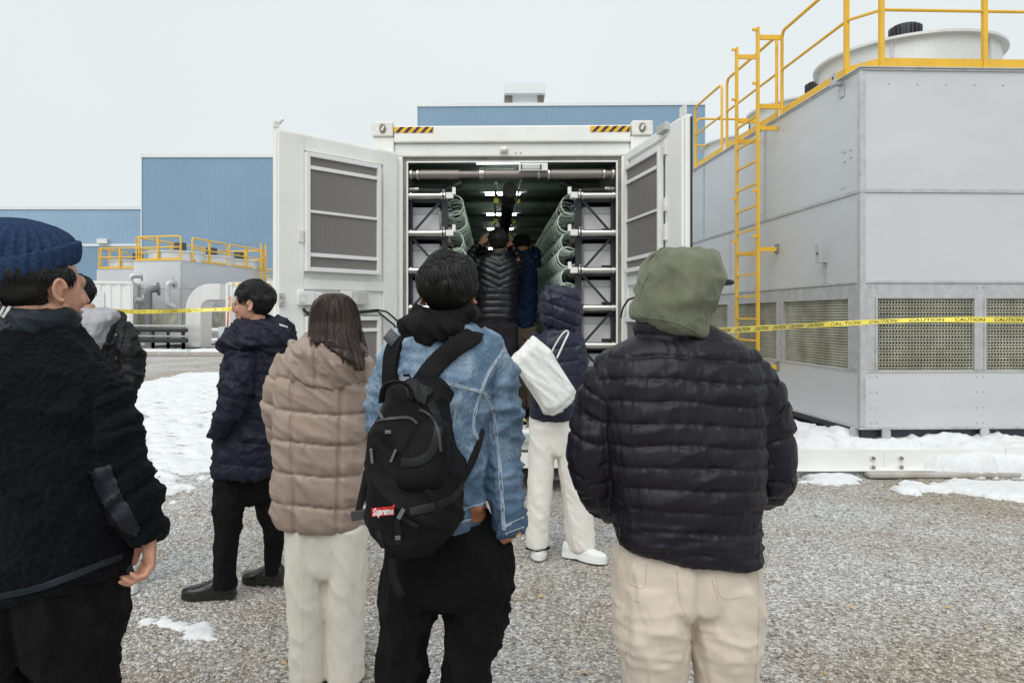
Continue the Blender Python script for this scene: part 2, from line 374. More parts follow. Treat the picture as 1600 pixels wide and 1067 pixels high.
snow('snow_patch', G((835,742),(860,736),(905,738),(900,747),(850,748)), .02, .03, .04, 'snow remnant beneath the container threshold', .06, seed=21)

# ------------------------------------------------------------ blue industrial buildings
def building(px0, px1, pytop, Y, depth, label, band=None, rz=0):
    s = F/Y; x0 = (px0-CX)/s; x1 = (px1-CX)/s; zt = CH+(CY-pytop)/s
    r = empty('industrial_building', ((x0+x1)/2, Y, 0), rz, label, 'building'); w = (x1-x0)/2
    if band: MB().bx(-w, w, 0, depth, 0, band).build('wall', M['bluewall'], r); MB().bx(-w, w, .01, depth, band+.25, zt-.3).build('upper_wall', M['blueband'], r); MB().bx(-w-.05, w+.05, -.06, depth, band, band+.25).build('ledge', M['trim'], r)
    else: MB().bx(-w, w, 0, depth, 0, zt-.3).build('wall', M['bluewall'], r)
    MB().bx(-w-.1, w+.1, -.1, depth+.1, zt-.3, zt).build('roof_edge', M['trim'], r)
    MB().bx(-w-.08, -w, -.08, 0, 0, zt-.3).bx(w, w+.08, -.08, 0, 0, zt-.3).build_each('corner_trim', M['trim'], r)
    return r, zt
b1, z1 = building(222, 640, 241, 60, 25, 'tall mid blue metal clad building behind the left door')
MB().bx(-5.7, 5.7, -.02, 0, 7.75, 7.85).build('panel_joint', M['bluewall'], b1)
b2, z2 = building(-260, 221.5, 323, 72, 25, 'long lower pale blue building at the far left', band=1.55+(495-385)/(1100/72))
s_ = 1100/72
m_ = MB().bx((155-CX)/s_-b2.location.x, (171-CX)/s_-b2.location.x, -.5, 0, 1.55+114/s_, 1.55+121/s_).build('vent_box', M['trim'], b2)
b3, z3 = building(652, 1100, 161, 66, 30, 'blue building with a roof ventilator rising behind the container', rz=-.02)
s_ = 1100/66; xx = lambda p: (p-CX)/s_-b3.location.x
mv = MB().bx(xx(801), xx(841), 1, 4, z3, z3+1.1).build('ventilator', M['trim'], b3)
MB().prism([(xx(788), .2, z3+1.0), (xx(853), .2, z3+1.0), (xx(853), .2, z3+1.95), (xx(788), .2, z3+1.95)], (0, 4.6, 0)).build('hood', M['trim'], mv)
lv = MB()
for k in range(6): lv.bx(xx(789), xx(801), .9+k*.5, 1.1+k*.5, z3, z3+1.05).bx(xx(841), xx(851), .9+k*.5, 1.1+k*.5, z3, z3+1.05)
lv.build_each('louver', mat('louver_brown', (.22,.19,.17), .7), mv)
# ------------------------------------------------------------ shipping container
CS = 178.0
CR = empty('shipping_container', ((800-CX)/CS, F/CS, 0), -.018, 'white shipping container with both end doors open and machinery inside', 'container')
CMAT = Matrix.Translation(CR.location) @ Matrix.Rotation(-.018, 4, 'Z'); CINV = CMAT.inverted()
def cx(p): return (p-800)/CS
def cz(p): return CH-(p-495)/CS
ZB, ZT = .20, cz(192); LEN = 12.0; HW = 1.22
f_ = MB()
for sg in (-1, 1):
    x0, x1 = sorted((sg*HW, sg*1.04)); f_.bx(x0, x1, 0, .16, ZB+.12, ZT-.12)
    f_.bx(x0, x1, LEN-.16, LEN, ZB+.12, ZT-.12)
f_.bx(-1.04, 1.04, 0, .14, cz(222), cz(196)); f_.bx(-1.04, 1.04, .035, .14, cz(243), cz(222)-.001)
f_.bx(-1.04, -.965, .03, .14, .52, cz(243)).bx(.965, 1.04, .03, .14, .52, cz(243))
f_.bx(-1.04, 1.04, 0, .16, ZB+.02, cz(708)).bx(-1.04, 1.04, .02, .16, cz(706)+.012, cz(672))
f_.build_each('frame', M['white'], CR, bevel=.012)
for sg in (-1, 1):
    w = MB()
    n = 40
    for k in range(n):
        y0 = .16+(LEN-.32)*k/n; y1 = .16+(LEN-.32)*(k+1)/n; dd = .03 if k % 2 else 0
        x0, x1 = sorted((sg*(HW-.03-dd), sg*(HW-.08))); w.bx(x0, x1, y0, y1-.002, .42, ZT-.18)
    w.bx(*sorted((sg*HW, sg*(HW-.06))), .16, LEN-.16, ZB+.02, .42).bx(*sorted((sg*HW, sg*(HW-.06))), .16, LEN-.16, ZT-.18, ZT-.02)
    w.build('side_wall', M['white'], CR)
MB().bx(-HW+.06, HW-.06, .14, LEN, ZT-.06, ZT-.02).build('roof', M['white'], CR)
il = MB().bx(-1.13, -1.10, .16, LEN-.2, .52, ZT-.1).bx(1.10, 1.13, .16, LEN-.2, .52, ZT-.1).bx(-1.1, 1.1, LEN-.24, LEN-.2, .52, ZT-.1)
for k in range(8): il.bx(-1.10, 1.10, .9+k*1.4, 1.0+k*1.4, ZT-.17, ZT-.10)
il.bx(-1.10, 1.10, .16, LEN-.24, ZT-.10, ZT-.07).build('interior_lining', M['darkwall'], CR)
MB().bx(-1.1, 1.1, .16, LEN-.2, .46, .52).build('floor_plate', mat('floor_plate_blue_grey', (.22,.25,.28), .5, var=.2), CR)
MB().bx(-1.1, 1.1, -.06, .16, .47, .525).build('threshold', mat('threshold_blue', (.42,.48,.52), .5), CR)
# grimy door seal round the opening
MB().bx(-.965, .965, .06, .13, cz(250), cz(243)-.001).bx(-.965, -.935, .05, .13, .53, cz(250)).bx(.935, .965, .05, .13, .53, cz(250)).build_each('door_seal', M['grime'], CR)
MB().bx(-.934, -.92, .045, .06, .53, cz(252)).bx(.92, .934, .045, .06, .53, cz(252)).bx(-.934, .934, .045, .06, cz(252), cz(249.8)).build_each('seal_lip', M['white2'], CR)
for sx in (-1, 1):
    for y0, y1 in ((-.02, .17), (LEN-.17, LEN+.02)):
        for z0, z1 in ((ZB, ZB+.12), (ZT-.12, ZT+.012)):
            c = MB().bx(*sorted((sx*(HW+.012), sx*1.045)), y0, y1, z0, z1).build('corner_casting', M['cast'], CR, bevel=.015, seg=3)
            if y0 < 0 and z0 > 1:
                xm = sx*1.135; h = MB(); pts = []
                for k in range(20):
                    a = 2*math.pi*k/20; pts.append((xm+.030*math.cos(a)*(1), y0-.002, (z0+z1)/2+.042*math.sin(a)))
                h.prism(pts, (0, -.003, 0)).build('slot', M['grime'], c)
                MB().tube([(xm-.008, y0-.006, (z0+z1)/2-.018), (xm+.012, y0-.006, (z0+z1)/2+.022)], .011, 8).build('lug', M['cast'], c)
# hazard stripes: two striped labels
ys_ = mat('stripe_yellow', (.80,.45,.03), .5); yk = mat('stripe_black', (.02,.02,.025), .5)
for x0, x1 in ((cx(615), cx(677)), (cx(922), cx(984))):
    z0, z1 = cz(207), cz(198)
    st = MB().bx(x0, x1, -.004, -.0005, z0, z1).build('hazard_stripe', ys_, CR)
    k_ = MB(); w = .052; x = x0+.01
    while x < x1-.02:
        q = [(x, z0), (x+w*.62, z0), (x+w*.62+.05, z1), (x+.05, z1)]
        q = [(min(max(a, x0), x1), b) for a, b in q]
        k_.prism([(a, -.0045, b) for a, b in q], (0, -.002, 0)); x += w*1.42
    k_.build_each('stripe', yk, st)
# header lamp, bolts
MB().sphere((cx(789), .0, cz(234)), (.03,.03,.026), 12, 8).bx(cx(789)-.04, cx(789)+.02, .0, .036, cz(234)-.022, cz(234)+.022).build('door_lamp', M['cast'], CR, smooth=True)
MB().sphere((cx(806), .033, cz(238)), .006).sphere((cx(814), .033, cz(238)), .006).build_each('bolt', M['grime'], CR)
# door magnet bar hanging from the lintel
mgr = MB().bx(cx(811), cx(856), .02, .06, cz(266), cz(254)).build('door_magnet', M['white2'], CR, bevel=.003)
MB().bx(cx(815), cx(845), .012, .021, cz(263.5), cz(257.5)).build('magnet_plate', M['steel'], mgr)
MB().bx(cx(814), cx(816), .008, .022, cz(264), cz(257)).bx(cx(844), cx(846), .008, .022, cz(264), cz(257)).build_each('magnet_rail', M['black'], mgr)

# doors --------------------------------------------------------------
def door(hinge, tip, z0, z1, face, thick, label):
    """door leaf as a part of the container; returns builder space: u along the leaf, face = side the camera sees"""
    h = CINV @ Vector((*hinge, 0)); t = CINV @ Vector((*tip, 0)); d = (t-h); wd = d.length; d.normalize()
    n = Vector((d.y, -d.x, 0))*face          # points to the seen side
    def P(u, o, z): return h+d*u+n*o+Vector((0, 0, z))
    def box(m, u0, u1, o0, o1, a, b): m.obox(P((u0+u1)/2, (o0+o1)/2, (a+b)/2), d*(u1-u0)/2, n*(o1-o0)/2, Vector((0,0,(b-a)/2))); return m
    def uz(px, py, o=0.0):
        wp = onplane(px, py, CMAT @ P(0, o, 0), (CMAT.to_3x3() @ n)); l = CINV @ wp - h
        return l.dot(d), l.z
    return wd, P, box, uz, n
# left leaf: hinge by the left post, swung towards the camera
HL = (-.735, 6.20); TL = ((431-CX)/204, F/204)
wd, P, box, uz, n = door(HL, TL, .3, 3.0, -1, .06, '')
ok = uz(520, 300)
Z0, Z1 = .36, 3.0
ua, _ = uz(473, 300); ub, _ = uz(597, 300)   # recess panel edges
lf = MB(); box(lf, 0, wd, -.05, 0, Z0, Z1)
door_l = lf.build('door', M['white'], CR, bevel=.006)
rb = MB()
box(rb, .01, ub, .001, .024, Z0+.02, Z1-.02); box(rb, ua, wd-.01, .001, .024, Z0+.02, Z1-.02)
zt_ = uz(473, 236)[1]; zm1 = uz(473, 436)[1]; zm2 = uz(473, 448)[1]
box(rb, ub, ua, .001, .022, zt_, Z1-.02)
box(rb, ub, ua, .001, .022, zm2-.02, zm1)
um1 = uz(530, 460)[0]; um2 = uz(570, 460)[0]; zb1 = uz(473, 483)[1]; zb2 = uz(473, 492)[1]
box(rb, um2, um1, .001, .022, zb1, zm2-.021); box(rb, ub, ua, .001, .022, zb2, zb1-.001)
rb.build('leaf_frame', M['white'], door_l, bevel=.006)
def vent(poly_u0, poly_u1, z0, z1, bars, par, P, box):
    v = MB(); box(v, poly_u0, poly_u1, .026, .040, z0, z1); ve = v.build('vent', M['mesh'], par)
    fr = MB(); w = .034
    box(fr, poly_u0-w, poly_u0, .02, .062, z0-w, z1+w); box(fr, poly_u1, poly_u1+w, .02, .062, z0-w, z1+w)
    box(fr, poly_u0, poly_u1, .02, .0615, z1, z1+w); box(fr, poly_u0, poly_u1, .02, .0615, z0-w, z0)
    for zb, hb in bars: box(fr, poly_u0, poly_u1, .041, .055, zb-hb/2, zb+hb/2)
    fr.build('vent_frame', M['white2'], ve, bevel=.003)
    return ve
uA = uz(584, 300)[0]; uB = uz(479, 300)[0]
zz = lambda y, x=479: uz(x, y, .05)[1]
vent(uA, uB, zz(417), zz(244), [(zz(260.5), .03), (zz(329.5), .022), (zz(397.5), .03)], door_l, P, box)
vent(uA, uB, .55, zz(501), [(zz(517), .03), (1.0, .03)], door_l, P, box)
# shallow hinge plates on the vent frame top, latches, boxes
hp = MB()
for px in (483, 528, 576):
    u = uz(px, 240)[0]; box(hp, u-.045, u+.045, .024, .036, zt_-.035, zt_-.015)
hp.build_each('clip', M['white2'], door_l, bevel=.003)
lt = MB(); u, z = uz(467, 369); box(lt, u-.02, u+.02, .024, .040, z-.05, z+.05)
lt.build_each('latch', M['cast'], door_l, bevel=.003)
lt = MB(); u, z = uz(436, 468); box(lt, u-.02, u+.02, .024, .045, z-.05, z+.05); box(lt, u-.012, u+.02, .045, .065, z-.03, z-.005); box(lt, u-.02, u+.008, .045, .065, z+.01, z+.03)
lt.build_each('latch', M['steel'], door_l, bevel=.003)
u, z = uz(432, 191); ck = MB(); box(ck, wd-.03, wd+.01, -.03, .0, Z1, Z1+.05); ck.tube([P(wd-.03, -.015, Z1+.04), P(wd-.06, -.01, Z1+.075)], .018, 8); ck.build('top_catch', M['cast'], door_l, bevel=.003)
jb = MB(); u, z = uz(474, 466); box(jb, u-.07, u+.07, .012, .06, z-.055, z+.055); box(jb, u-.14, u-.071, .012, .045, z-.055, z+.05)
j1 = jb.build('junction_box', M['white2'], door_l, bevel=.006)
u, z = uz(472, 466, .06); b_ = MB(); box(b_, u-.035, u+.035, .06, .066, z-.035, z+.035); b_.build('cover', M['cast'], j1, bevel=.003)
jb = MB(); u, z = uz(557, 466); box(jb, u-.06, u+.06, .024, .09, z-.055, z+.055); jb.build('junction_box', M['gbox'], door_l, bevel=.006)
# cable from the left leaf to the container post, two strands
for k, off in enumerate((0, 9)):
    pts = []
    for px, py, o in ((474,482,.03),(480,488,.05),(515,492,.05),(560,487,.06),(590,484,.07),(604,487+off,.08),(615,496+off,.10),(624,505+off*1.3,.07)):
        u, z = uz(px, py+off*.25, o); pts.append(CMAT @ P(max(u, -.06), o, z))
    cb = MB().tube(pts, .0085, 8).build('door_cable', M['black'], None, smooth=True)
    tag(cb, 'black cable looping from the left door to the container post, '+('upper strand' if k == 0 else 'lower strand'), 'cable', 'cables on the left door')
# right leaf
HR = (1.29, 6.20); TR = ((1071-CX)/218.7, F/218.7)
wd, P, box, uz, n = door(HR, TR, .3, 3.0, 1, .06, '')
lf = MB(); box(lf, 0, wd, -.05, 0, Z0, Z1); door_r = lf.build('door', M['white'], CR, bevel=.006)
MBk = MB(); box(MBk, wd, wd+.008, -.050, -.036, Z0, Z1-.02); MBk.build('gasket', M['black'], door_r)
uA = uz(987, 300)[0]; uB = uz(1038, 300)[0]; uE = uz(1062, 300)[0]
rb = MB(); box(rb, .01, uA-.05, .001, .024, Z0+.02, Z1-.02); box(rb, uB+.07, wd-.01, .001, .024, Z0+.02, Z1-.02)
zt2 = uz(1040, 222)[1]; zb = uz(990, 424)[1]
box(rb, uA-.05, uB+.07, .001, .022, zt2+.03, Z1-.02); box(rb, uA-.05, uB+.07, .001, .022, zb-.12, zb-.04); box(rb, uA-.05, uB+.07, .001, .022, 1.42, 1.52)
rb.build('leaf_frame', M['white'], door_r, bevel=.006)
z1v = uz(1038, 232, .05)[1]; z0v = uz(990, 418, .05)[1]
vent(uA, uB, z0v, z1v, [(uz(1038, 255, .05)[1], .03), (uz(1038, 324, .05)[1], .02), (uz(990, 404, .05)[1], .03)], door_r, P, box)
vent(uA, uB, .55, uz(987, 503, .05)[1], [(1.0, .03)], door_r, P, box)
b_ = MB(); u, z = uz(1044, 201); box(b_, u-.08, u+.08, .024, .06, z-.03, z+.03); b_.build('door_magnet', M['gbox'], door_r, bevel=.003)
b_ = MB(); box(b_, wd-.10, wd, -.01, .0, Z1, Z1+.07); b_.build('top_catch', M['cast'], door_r, bevel=.002)
lt = MB()
for py, hh in ((230, .06), (320, .05), (363, .06)):
    u, z = uz(1046, py); box(lt, u-.018, u+.018, .024, .045, z-hh, z+hh)
lt.build_each('latch', M['cast'], door_r, bevel=.003)
pts = []
for px, py, o in ((1010,463,.05),(992,465,.06),(982,468,.09),(974,480,.07),(968,500,.04),(965,515,.02)):
    u, z = uz(px, py, o); pts.append(CMAT @ P(max(u, -.08), o, z))
tag(MB().tube(pts, .009, 8).build('door_cable', M['black'], None, smooth=True), 'black cable between the right door and the container post', 'cable')

# machinery inside: racks, server cases, pipes, hoses, lamps ------------------
PITCH = (540-303)/4/CS
ZP = [cz(303)-PITCH*k for k in range(7)]
def rack(sg, label):
    r = empty('server_rack', CMAT @ Vector((sg*.8, .2, .52)), -.018, label, 'rack'); base = CINV @ r.location
    off = -Vector((sg*.8, .2, .52))
    def B(): return MB()
    def b(m, x0, x1, y0, y1, z0, z1):
        a, c = sorted((sg*x0, sg*x1)); return m.bx(a+off.x, c+off.x, y0+off.y, y1+off.y, z0+off.z, z1+off.z)
    def v(x, y, z): return Vector((sg*x, y, z))+off
    for x in (.575, .895):
        m = b(B(), x, x+.055, .16, .21, .52, 2.62)
        m.build('post', M['dark'], r, bevel=.004)
    hl = B()
    for k in range(46): b(hl, .598, .606, .158, .161, .6+k*.043, .612+k*.043)
    tag(hl.build('post_hole', M['black'], r), kind='stuff')
    for y in (1.2, 2.2, 3.2, 4.2): b(B(), .60, .65, y, y+.05, .52, 2.62).build('post', M['dark'], r)
    for k, z in enumerate(ZP):
        b(B(), .63, 1.08, .17, 4.4, z-.045, z-.02).build('shelf', M['dark'], r)
        if z < .6: continue
        m = B(); x0 = .52
        m.tube([v(.93, .1, z), v(.62, .1, z)], .028, 14)
        m.build('manifold_pipe', M['steel'], r, smooth='auto')
        fl = B()
        for xx_ in (.925, .90, .625, .600): fl.tube([v(xx_-.006, .1, z), v(xx_+.006, .1, z)], .037, 14)
        fl.tube([v(.61, .1, z+.03), v(.61, .1, z+.055)], [.008, .018], 8)
        fl.build_each('clamp', M['steel'], r, smooth='auto')
        b(b(B(), .52, .585, .06, .13, z-.026, z+.026), .50, .53, .08, .13, z+.01, z+.075).build('valve_block', M['white2'], r, bevel=.004)
        b(B(), .70, 1.06, .6, 4.4, z-.30, z-.06).build('server_bank', M['dark'], r)
    for k in range(5):
        z = ZP[k]; up = (k % 2 == 0) 
        a, c = (.63, .90) if up else (.90, .63)
        B().bar(v(a, .15, z-.03), v(c, .15, z-PITCH), .022, .01, up=(0,1,0)).build_each('brace', M['dark'], r)
    # near blue signal leads
    rr = random.Random(3+sg)
    for k in range(26):
        y = .3+rr.random()*1.6; z = rr.choice(ZP[:6])+rr.uniform(-.18, .05); x = .66
        pts = [v(x, y, z), v(x-.07-rr.random()*.06, y+.02, z+rr.uniform(-.05, .05)), v(x-.05, y+.05, z-.1), v(x+.02, y+.1, z-.12)]
        B().tube(pts, .0035, 5).build('signal_lead', M['bluecable'] if k % 3 else M['black'], r)
    # coil hoses: two rows of C loops per level
    def loop():
        pts = []
        for k in range(13):
            a = math.pi*(-.62+1.24*k/12)
            pts.append(Vector((-sg*(.055+.085*math.cos(a)), .012*k/12*3, .092*math.sin(a))))
        pts = [Vector((sg*.07, 0, -.05))]+pts+[Vector((sg*.07, .04, .05))]
        return MB().tube(pts, .0080, 6)
    me = None; rest = MB(); cnt = 0; xr = .60 if sg > 0 else .58
    fit = MB()
    for k, z in enumerate(ZP[:6]):
        for row in (0, 1):
            zz_ = z-.05-.15*row
            for j in range(21):
                y = .3+j*.195+rr.uniform(-.02, .02)
                p = v(xr-row*.03, y, zz_+rr.uniform(-.008, .008))
                if j < 8 and cnt < 96:
                    if me is None:
                        o = loop().build('hose', M['hose'], r, smooth=True); me = o.data
                    else:
                        o = bpy.data.objects.new('hose', me); COL.objects.link(o); o.parent = r
                    o.location = p; cnt += 1
                else:
                    l = loop(); rest.add([Vector(q)+p for q in l.v], l.f)
                if j < 14: fit.bar(p+Vector((sg*.07, 0, .05)), p+Vector((sg*.0, 0, .05)), .018); 
    tag(rest.build('hose_bundle', M['hose'], r, smooth=True), kind='stuff')
    tag(fit.build('hose_fitting', M['steel'], r), kind='stuff')
    return r, v, b, B
rl = rack(-1, 'dark steel rack with pale coiled hoses on the left side of the container')
rr_ = rack(1, 'dark steel rack with pale coiled hoses on the right side of the container')
names = ['topmost', 'second from top', 'third from top', 'fourth from top', 'lowest']
for sg in (-1, 1):
    for k in range(5):
        z = ZP[k]; x0, x1 = sorted((sg*1.07, sg*.655))
        o = empty('server_case', CMAT @ Vector((sg*.86, .24, z-PITCH+.02)), -.018, names[k]+' grey metal server case in the '+('left' if sg < 0 else 'right')+' rack', 'server case', 'server cases on the rack shelves')
        h = PITCH-.10; w = .205
        MB().bx(-w, w, 0, .3, 0, h).build('housing', M['case'], o, bevel=.004)
        MB().bx(-w-.002, w+.002, -.006, 0, h*.72, h*.76).bx(-w, -w+.01, -.006, 0, 0, h).build_each('lid_seam', M['gbox'], o)
        if sg > 0: MB().bx(-.04, .06, -.008, 0, .005, .035).build('port', M['dark'], o)
# pipes under the roof
o = empty('header_pipe', CMAT @ Vector((0, .12, cz(268))), -.018, 'thick braided steel pipe crossing the top of the container opening', 'pipe')
t = MB(); t.tube([(-.93,0,0),(.93,0,0)], .036, 20); t.build_each('pipe_run', M['flex'], o, smooth='auto')
t = MB(); t.tube([(-.82,0,0),(-.47,0,0)], .045, 20).tube([(-.25,0,0),(.10,0,0)], .044, 20).tube([(.35,0,0),(.80,0,0)], .045, 20)
t.build_each('braided_sleeve', M['flex'], o, smooth='auto')
t = MB()
for x in (-.90,-.84,-.28,-.26,.24,.33,.82,.90): t.tube([(x-.008,0,0),(x+.008,0,0)], .05, 18)
t.build_each('clamp', M['steel'], o, smooth='auto')
for sg in (-1, 1):
    o = empty('return_hose', CMAT @ Vector((sg*.9, .2, cz(290))), -.018, 'black corrugated hose with steel end under the header pipe, '+('left' if sg < 0 else 'right')+' side', 'hose', 'black hoses under the header pipe')
    pts = [(-sg*i*.03, .0+max(0,i-8)*.03, -.012*math.sin(i/14*3.1)+max(0, i-9)*.018) for i in range(15)]
    pts2 = []; rad = []
    for i in range(len(pts)*4-3):
        q = i/4; j = min(int(q), len(pts)-2); pts2.append(Vector(pts[j]).lerp(Vector(pts[j+1]), q-j)); rad.append(.032+.004*(i % 2))
    MB().tube(pts2, rad, 12).build('corrugated_hose', M['black'], o, smooth=True)
    MB().tube([(sg*.03,0,0),(-sg*.06,0,0)], .034, 14).build('end_fitting', M['steel'], o, smooth='auto')
o = empty('ceiling_pipe', CMAT @ Vector((-.01, .3, 2.72)), -.018, 'black insulated pipe running along the container ceiling', 'pipe')
MB().tube([(0,0,0),(0,8.5,0)], .068, 18).build('insulated_pipe', M['black'], o, smooth='auto')
MB().tube([(-.13,0,.06),(-.13,8.5,.06)], .014, 8).tube([(.10,0,.08),(.10,8.5,.08)], .01, 8).build_each('conduit', M['gbox'], o, smooth='auto')
for k in range(4):
    y = .5+k*1.55
    MB().tube([(-.13+.26*i/10, y, .06-.14*math.sin(math.pi*i/10)) for i in range(11)], .008, 6).build('pipe_strap', M['dark'], o)
    MB().bx(-.15, -.10, y+.2, y+.22, -.01, .04).bx(.07, .12, y+.2, y+.22, -.01, .03).build_each('warning_tag', M['tagy'], o)
nm = ['nearest', 'second', 'third', 'fourth', 'fifth', 'sixth']
for k in range(6):
    y = [0.36, 1.8, 3.4, 5.0, 6.6, 8.2][k]
    o = empty('ceiling_light', CMAT @ Vector((-.05 if k else -.12, y, 2.94 if k else 2.982)), -.018, 'lit white tube lamp on the container ceiling, '+nm[k]+' from the doorway', 'lamp', 'tube lamps on the container ceiling')
    MB().tube([(-.20,0,0),(.20,0,0)], .013, 10).build('lamp_tube', M['lamp'], o, smooth=True)
    MB().bx(-.27, .27, -.03, .03, .02, .045).build('lamp_base', M['gbox'], o)
# ------------------------------------------------------------ cooling tower on the right
M['fill'] = mesh_mat('fill_media', (.50,.50,.40), (.03,.035,.03), 30, 30, .01)
def fill_panel(m, x0, x1, z0, z1, P, kx, kz):
    """zigzag honeycomb sheets of the air inlet, real relief"""
    pass
TS = 150.0; TROT = .0345
TW, TL_ = 4.6, 6.6
TR_ = empty('cooling_tower', ((1345-CX)/TS, F/TS, 0), TROT, 'large grey sheet metal cooling tower with yellow roof railing and ladder', 'cooling tower')
TM = Matrix.Translation(TR_.location) @ Matrix.Rotation(TROT, 4, 'Z'); TI = TM.inverted()
def tz(p): return CH-(p-495)/TS
zs = [tz(668), tz(581), tz(441), tz(298), tz(105)]
MB().bx(.03, TW, .03, TL_, .30, zs[4]-.02).build('core', M['dark'], TR_)
MB().bx(0, TW, 0, TL_, zs[0], zs[1]-.006).build('basin', M['galv'], TR_, bevel=.004)
MB().bx(-.004, TW, -.004, TL_, zs[2]+.012, zs[3]-.02).build('middle_casing', M['galv'], TR_, bevel=.004)
MB().bx(.0, TW, .0, TL_, zs[3]+.02, zs[4]-.03).build('upper_casing', M['galv'], TR_, bevel=.004)
tr = MB()
tr.bx(-.02, TW, -.02, TL_, zs[3]-.02, zs[3]+.018)
tr.bx(-.012, TW, -.012, TL_, zs[2]-.01, zs[2]+.012).bx(-.010, TW, -.010, TL_, zs[1]-.008, zs[1]+.012)
tr.bx(-.015, TW, -.015, TL_, zs[0]-.02, zs[0]+.006)
tr.bx(-.015, TW+.02, -.02, TL_, zs[4]-.035, zs[4]-.015).bx(-.03, TW+.03, -.035, TL_+.03, zs[4]-.014, zs[4])
tr.bx(-.014, .045, -.014, .045, zs[0]+.01, zs[4]-.04)
for y in (2.24, 4.6): tr.bx(-.014, .0, y, y+.05, zs[3]+.03, zs[4]-.04)
for y in (3.45,): tr.bx(-.016, .0, y, y+.03, zs[2]+.02, zs[3]-.03)
tr.build('edge_trim', M['galvedge'], TR_, bevel=.003)
zv0, zv1 = tz(579), tz(466); ztop = zs[2]-.012; zbot = zs[1]+.014
# inlet band: posts between the vents and the fill media with relief
def zig(P, a0, a1, z0, z1, kx=.033, kz=.030):
    m = MB(); nx = int((a1-a0)/kx); nz_ = int((z1-z0)/kz)
    for j in range(nz_+1):
        zc = z0+(z1-z0)*j/nz_
        row = []
        for i in range(nx*2+1):
            a = a0+(a1-a0)*i/(nx*2); w = .011 if (i+j) % 2 else -.003
            row.append((a, zc+w))
        vs = []; fs = []
        for i, (a, z) in enumerate(row):
            z = min(max(z, z0), z1); vs += [P(a, .010+.006*(i%2), z), P(a, .010+.006*(i%2), z-.009), P(a, .045, z-.004)]
        for i in range(len(row)-1):
            b = i*3; c = b+3; fs += [(b, c, c+1, b+1), (b, b+2, c+2, c)]
        m.add(vs, fs)
    for i in range(nx+1):
        a = a0+(a1-a0)*i/nx
        m.add([P(a-.004, .02, z0), P(a+.004, .02, z0), P(a+.004, .02, z1), P(a-.004, .02, z1)], [(0,1,2,3)])
    return m
PF = lambda a, o, z: (a, o, z); PS = lambda a, o, z: (o, a, z)
def inlet(P, spans, length):
    fr = MB(); prev = 0.03
    def bb(m, a0, a1, o0, o1, z0, z1):
        p = P(a0, o0, z0); q = P(a1, o1, z1); m.bx(min(p[0], q[0]), max(p[0], q[0]), min(p[1], q[1]), max(p[1], q[1]), z0, z1)
    for a0, a1 in spans+[(length, length)]:
        bb(fr, prev, a0, .0, .04, zbot, ztop); prev = a1
    for a0, a1 in spans: bb(fr, a0, a1, .0, .04, zv1, ztop)
    fr.build('inlet_frame', M['galvedge'], TR_, bevel=.004)
    for a0, a1 in spans:
        v_ = zig(P, a0, a1, zbot, zv1).build('air_inlet', mat_fill, TR_)
        f2 = MB(); w = .018
        bb(f2, a0-.02, a1+.02, -.012, .0, zv1, zv1+w); bb(f2, a0-.02, a0, -.012, .0, zbot, zv1); bb(f2, a1, a1+.02, -.012, .0, zbot, zv1)
        f2.build('inlet_trim', M['galvedge'], v_)
mat_fill = mat('fill_media_green', (.40,.40,.30), .7, var=.2, vs=3, tint=(.52,.52,.42), dirt=(.22,.19,.10), ds=2.5)
inlet(PF, [(.173, 1.207), (1.333, 2.37), (2.5, 3.5), (3.6, 4.5)], TW)
inlet(PS, [(.22, 1.72), (1.91, 3.18), (3.57, 4.9), (5.1, 6.3)], TL_)
# rivets
rv = MB()
for i in range(34):
    x = .05+i*.135; rv.sphere((x, -.018, zs[0]-.004), .009, 6, 4); rv.sphere((-.018, x, zs[0]-.004), .009, 6, 4) if x < TL_ else None
for x in (.10, .17, 1.24, 1.31, 2.40, 2.47):
    for z in (zs[1]-.05, zs[1]-.21, zs[1]-.37, zs[1]-.53, zs[2]-.05): rv.sphere((x, -.006, z), .008, 6, 4)
for i in range(8): rv.sphere((.30+i*.305, -.006, tz(131)), .008, 6, 4)
for y in (.3,.36,2.3,2.36):
    for z in (2.95, 3.35): rv.sphere((-.006, y, z), .009, 6, 4)
for y, z in ((.18,3.25),(.18,3.33),(.30,3.23),(.30,3.33)): rv.sphere((-.008, y, z), .013, 6, 4)
for k in range(22): rv.sphere((-.018, 2.265, zs[3]+.08+k*.055), .007, 6, 4).sphere((-.018, 4.625, zs[3]+.08+k*.055), .007, 6, 4)
tag(rv.build('rivet', M['galvedge'], TR_, smooth=True), kind='stuff')
# lifting lugs on the side
def lug(y, z, k=1):
    m = MB().bx(-.012, 0, y-.05, y+.05, z-.20*k, z-.05*k).bx(-.10, -.0, y-.05, y+.05, z-.05*k, z-.04*k+.004).bx(-.105, -.095, y-.05, y+.05, z-.05*k, z+.09*k)
    o = m.build('lifting_lug', M['galvedge'], TR_, bevel=.004)
    MB().tube([(-.109, y, z+.03), (-.095, y, z+.03)], .016, 10).build('hole', M['dark'], o)
    MB().sphere((-.014, y-.03, z-.1), .007, 6, 4).sphere((-.014, y+.03, z-.1), .007, 6, 4).sphere((-.014, y-.03, z-.17), .007, 6, 4).sphere((-.014, y+.03, z-.17), .007, 6, 4).build_each('bolt', M['steel'], o)
def side_y(px):  # photo column on the side wall -> distance along it
    w = onplane(px, 495, TM @ Vector((0,0,1)), TM.to_3x3() @ Vector((1,0,0))); return (TI @ w).y
lug(side_y(1291), 2.24, 1.5); lug(side_y(1316), 4.12, .9)
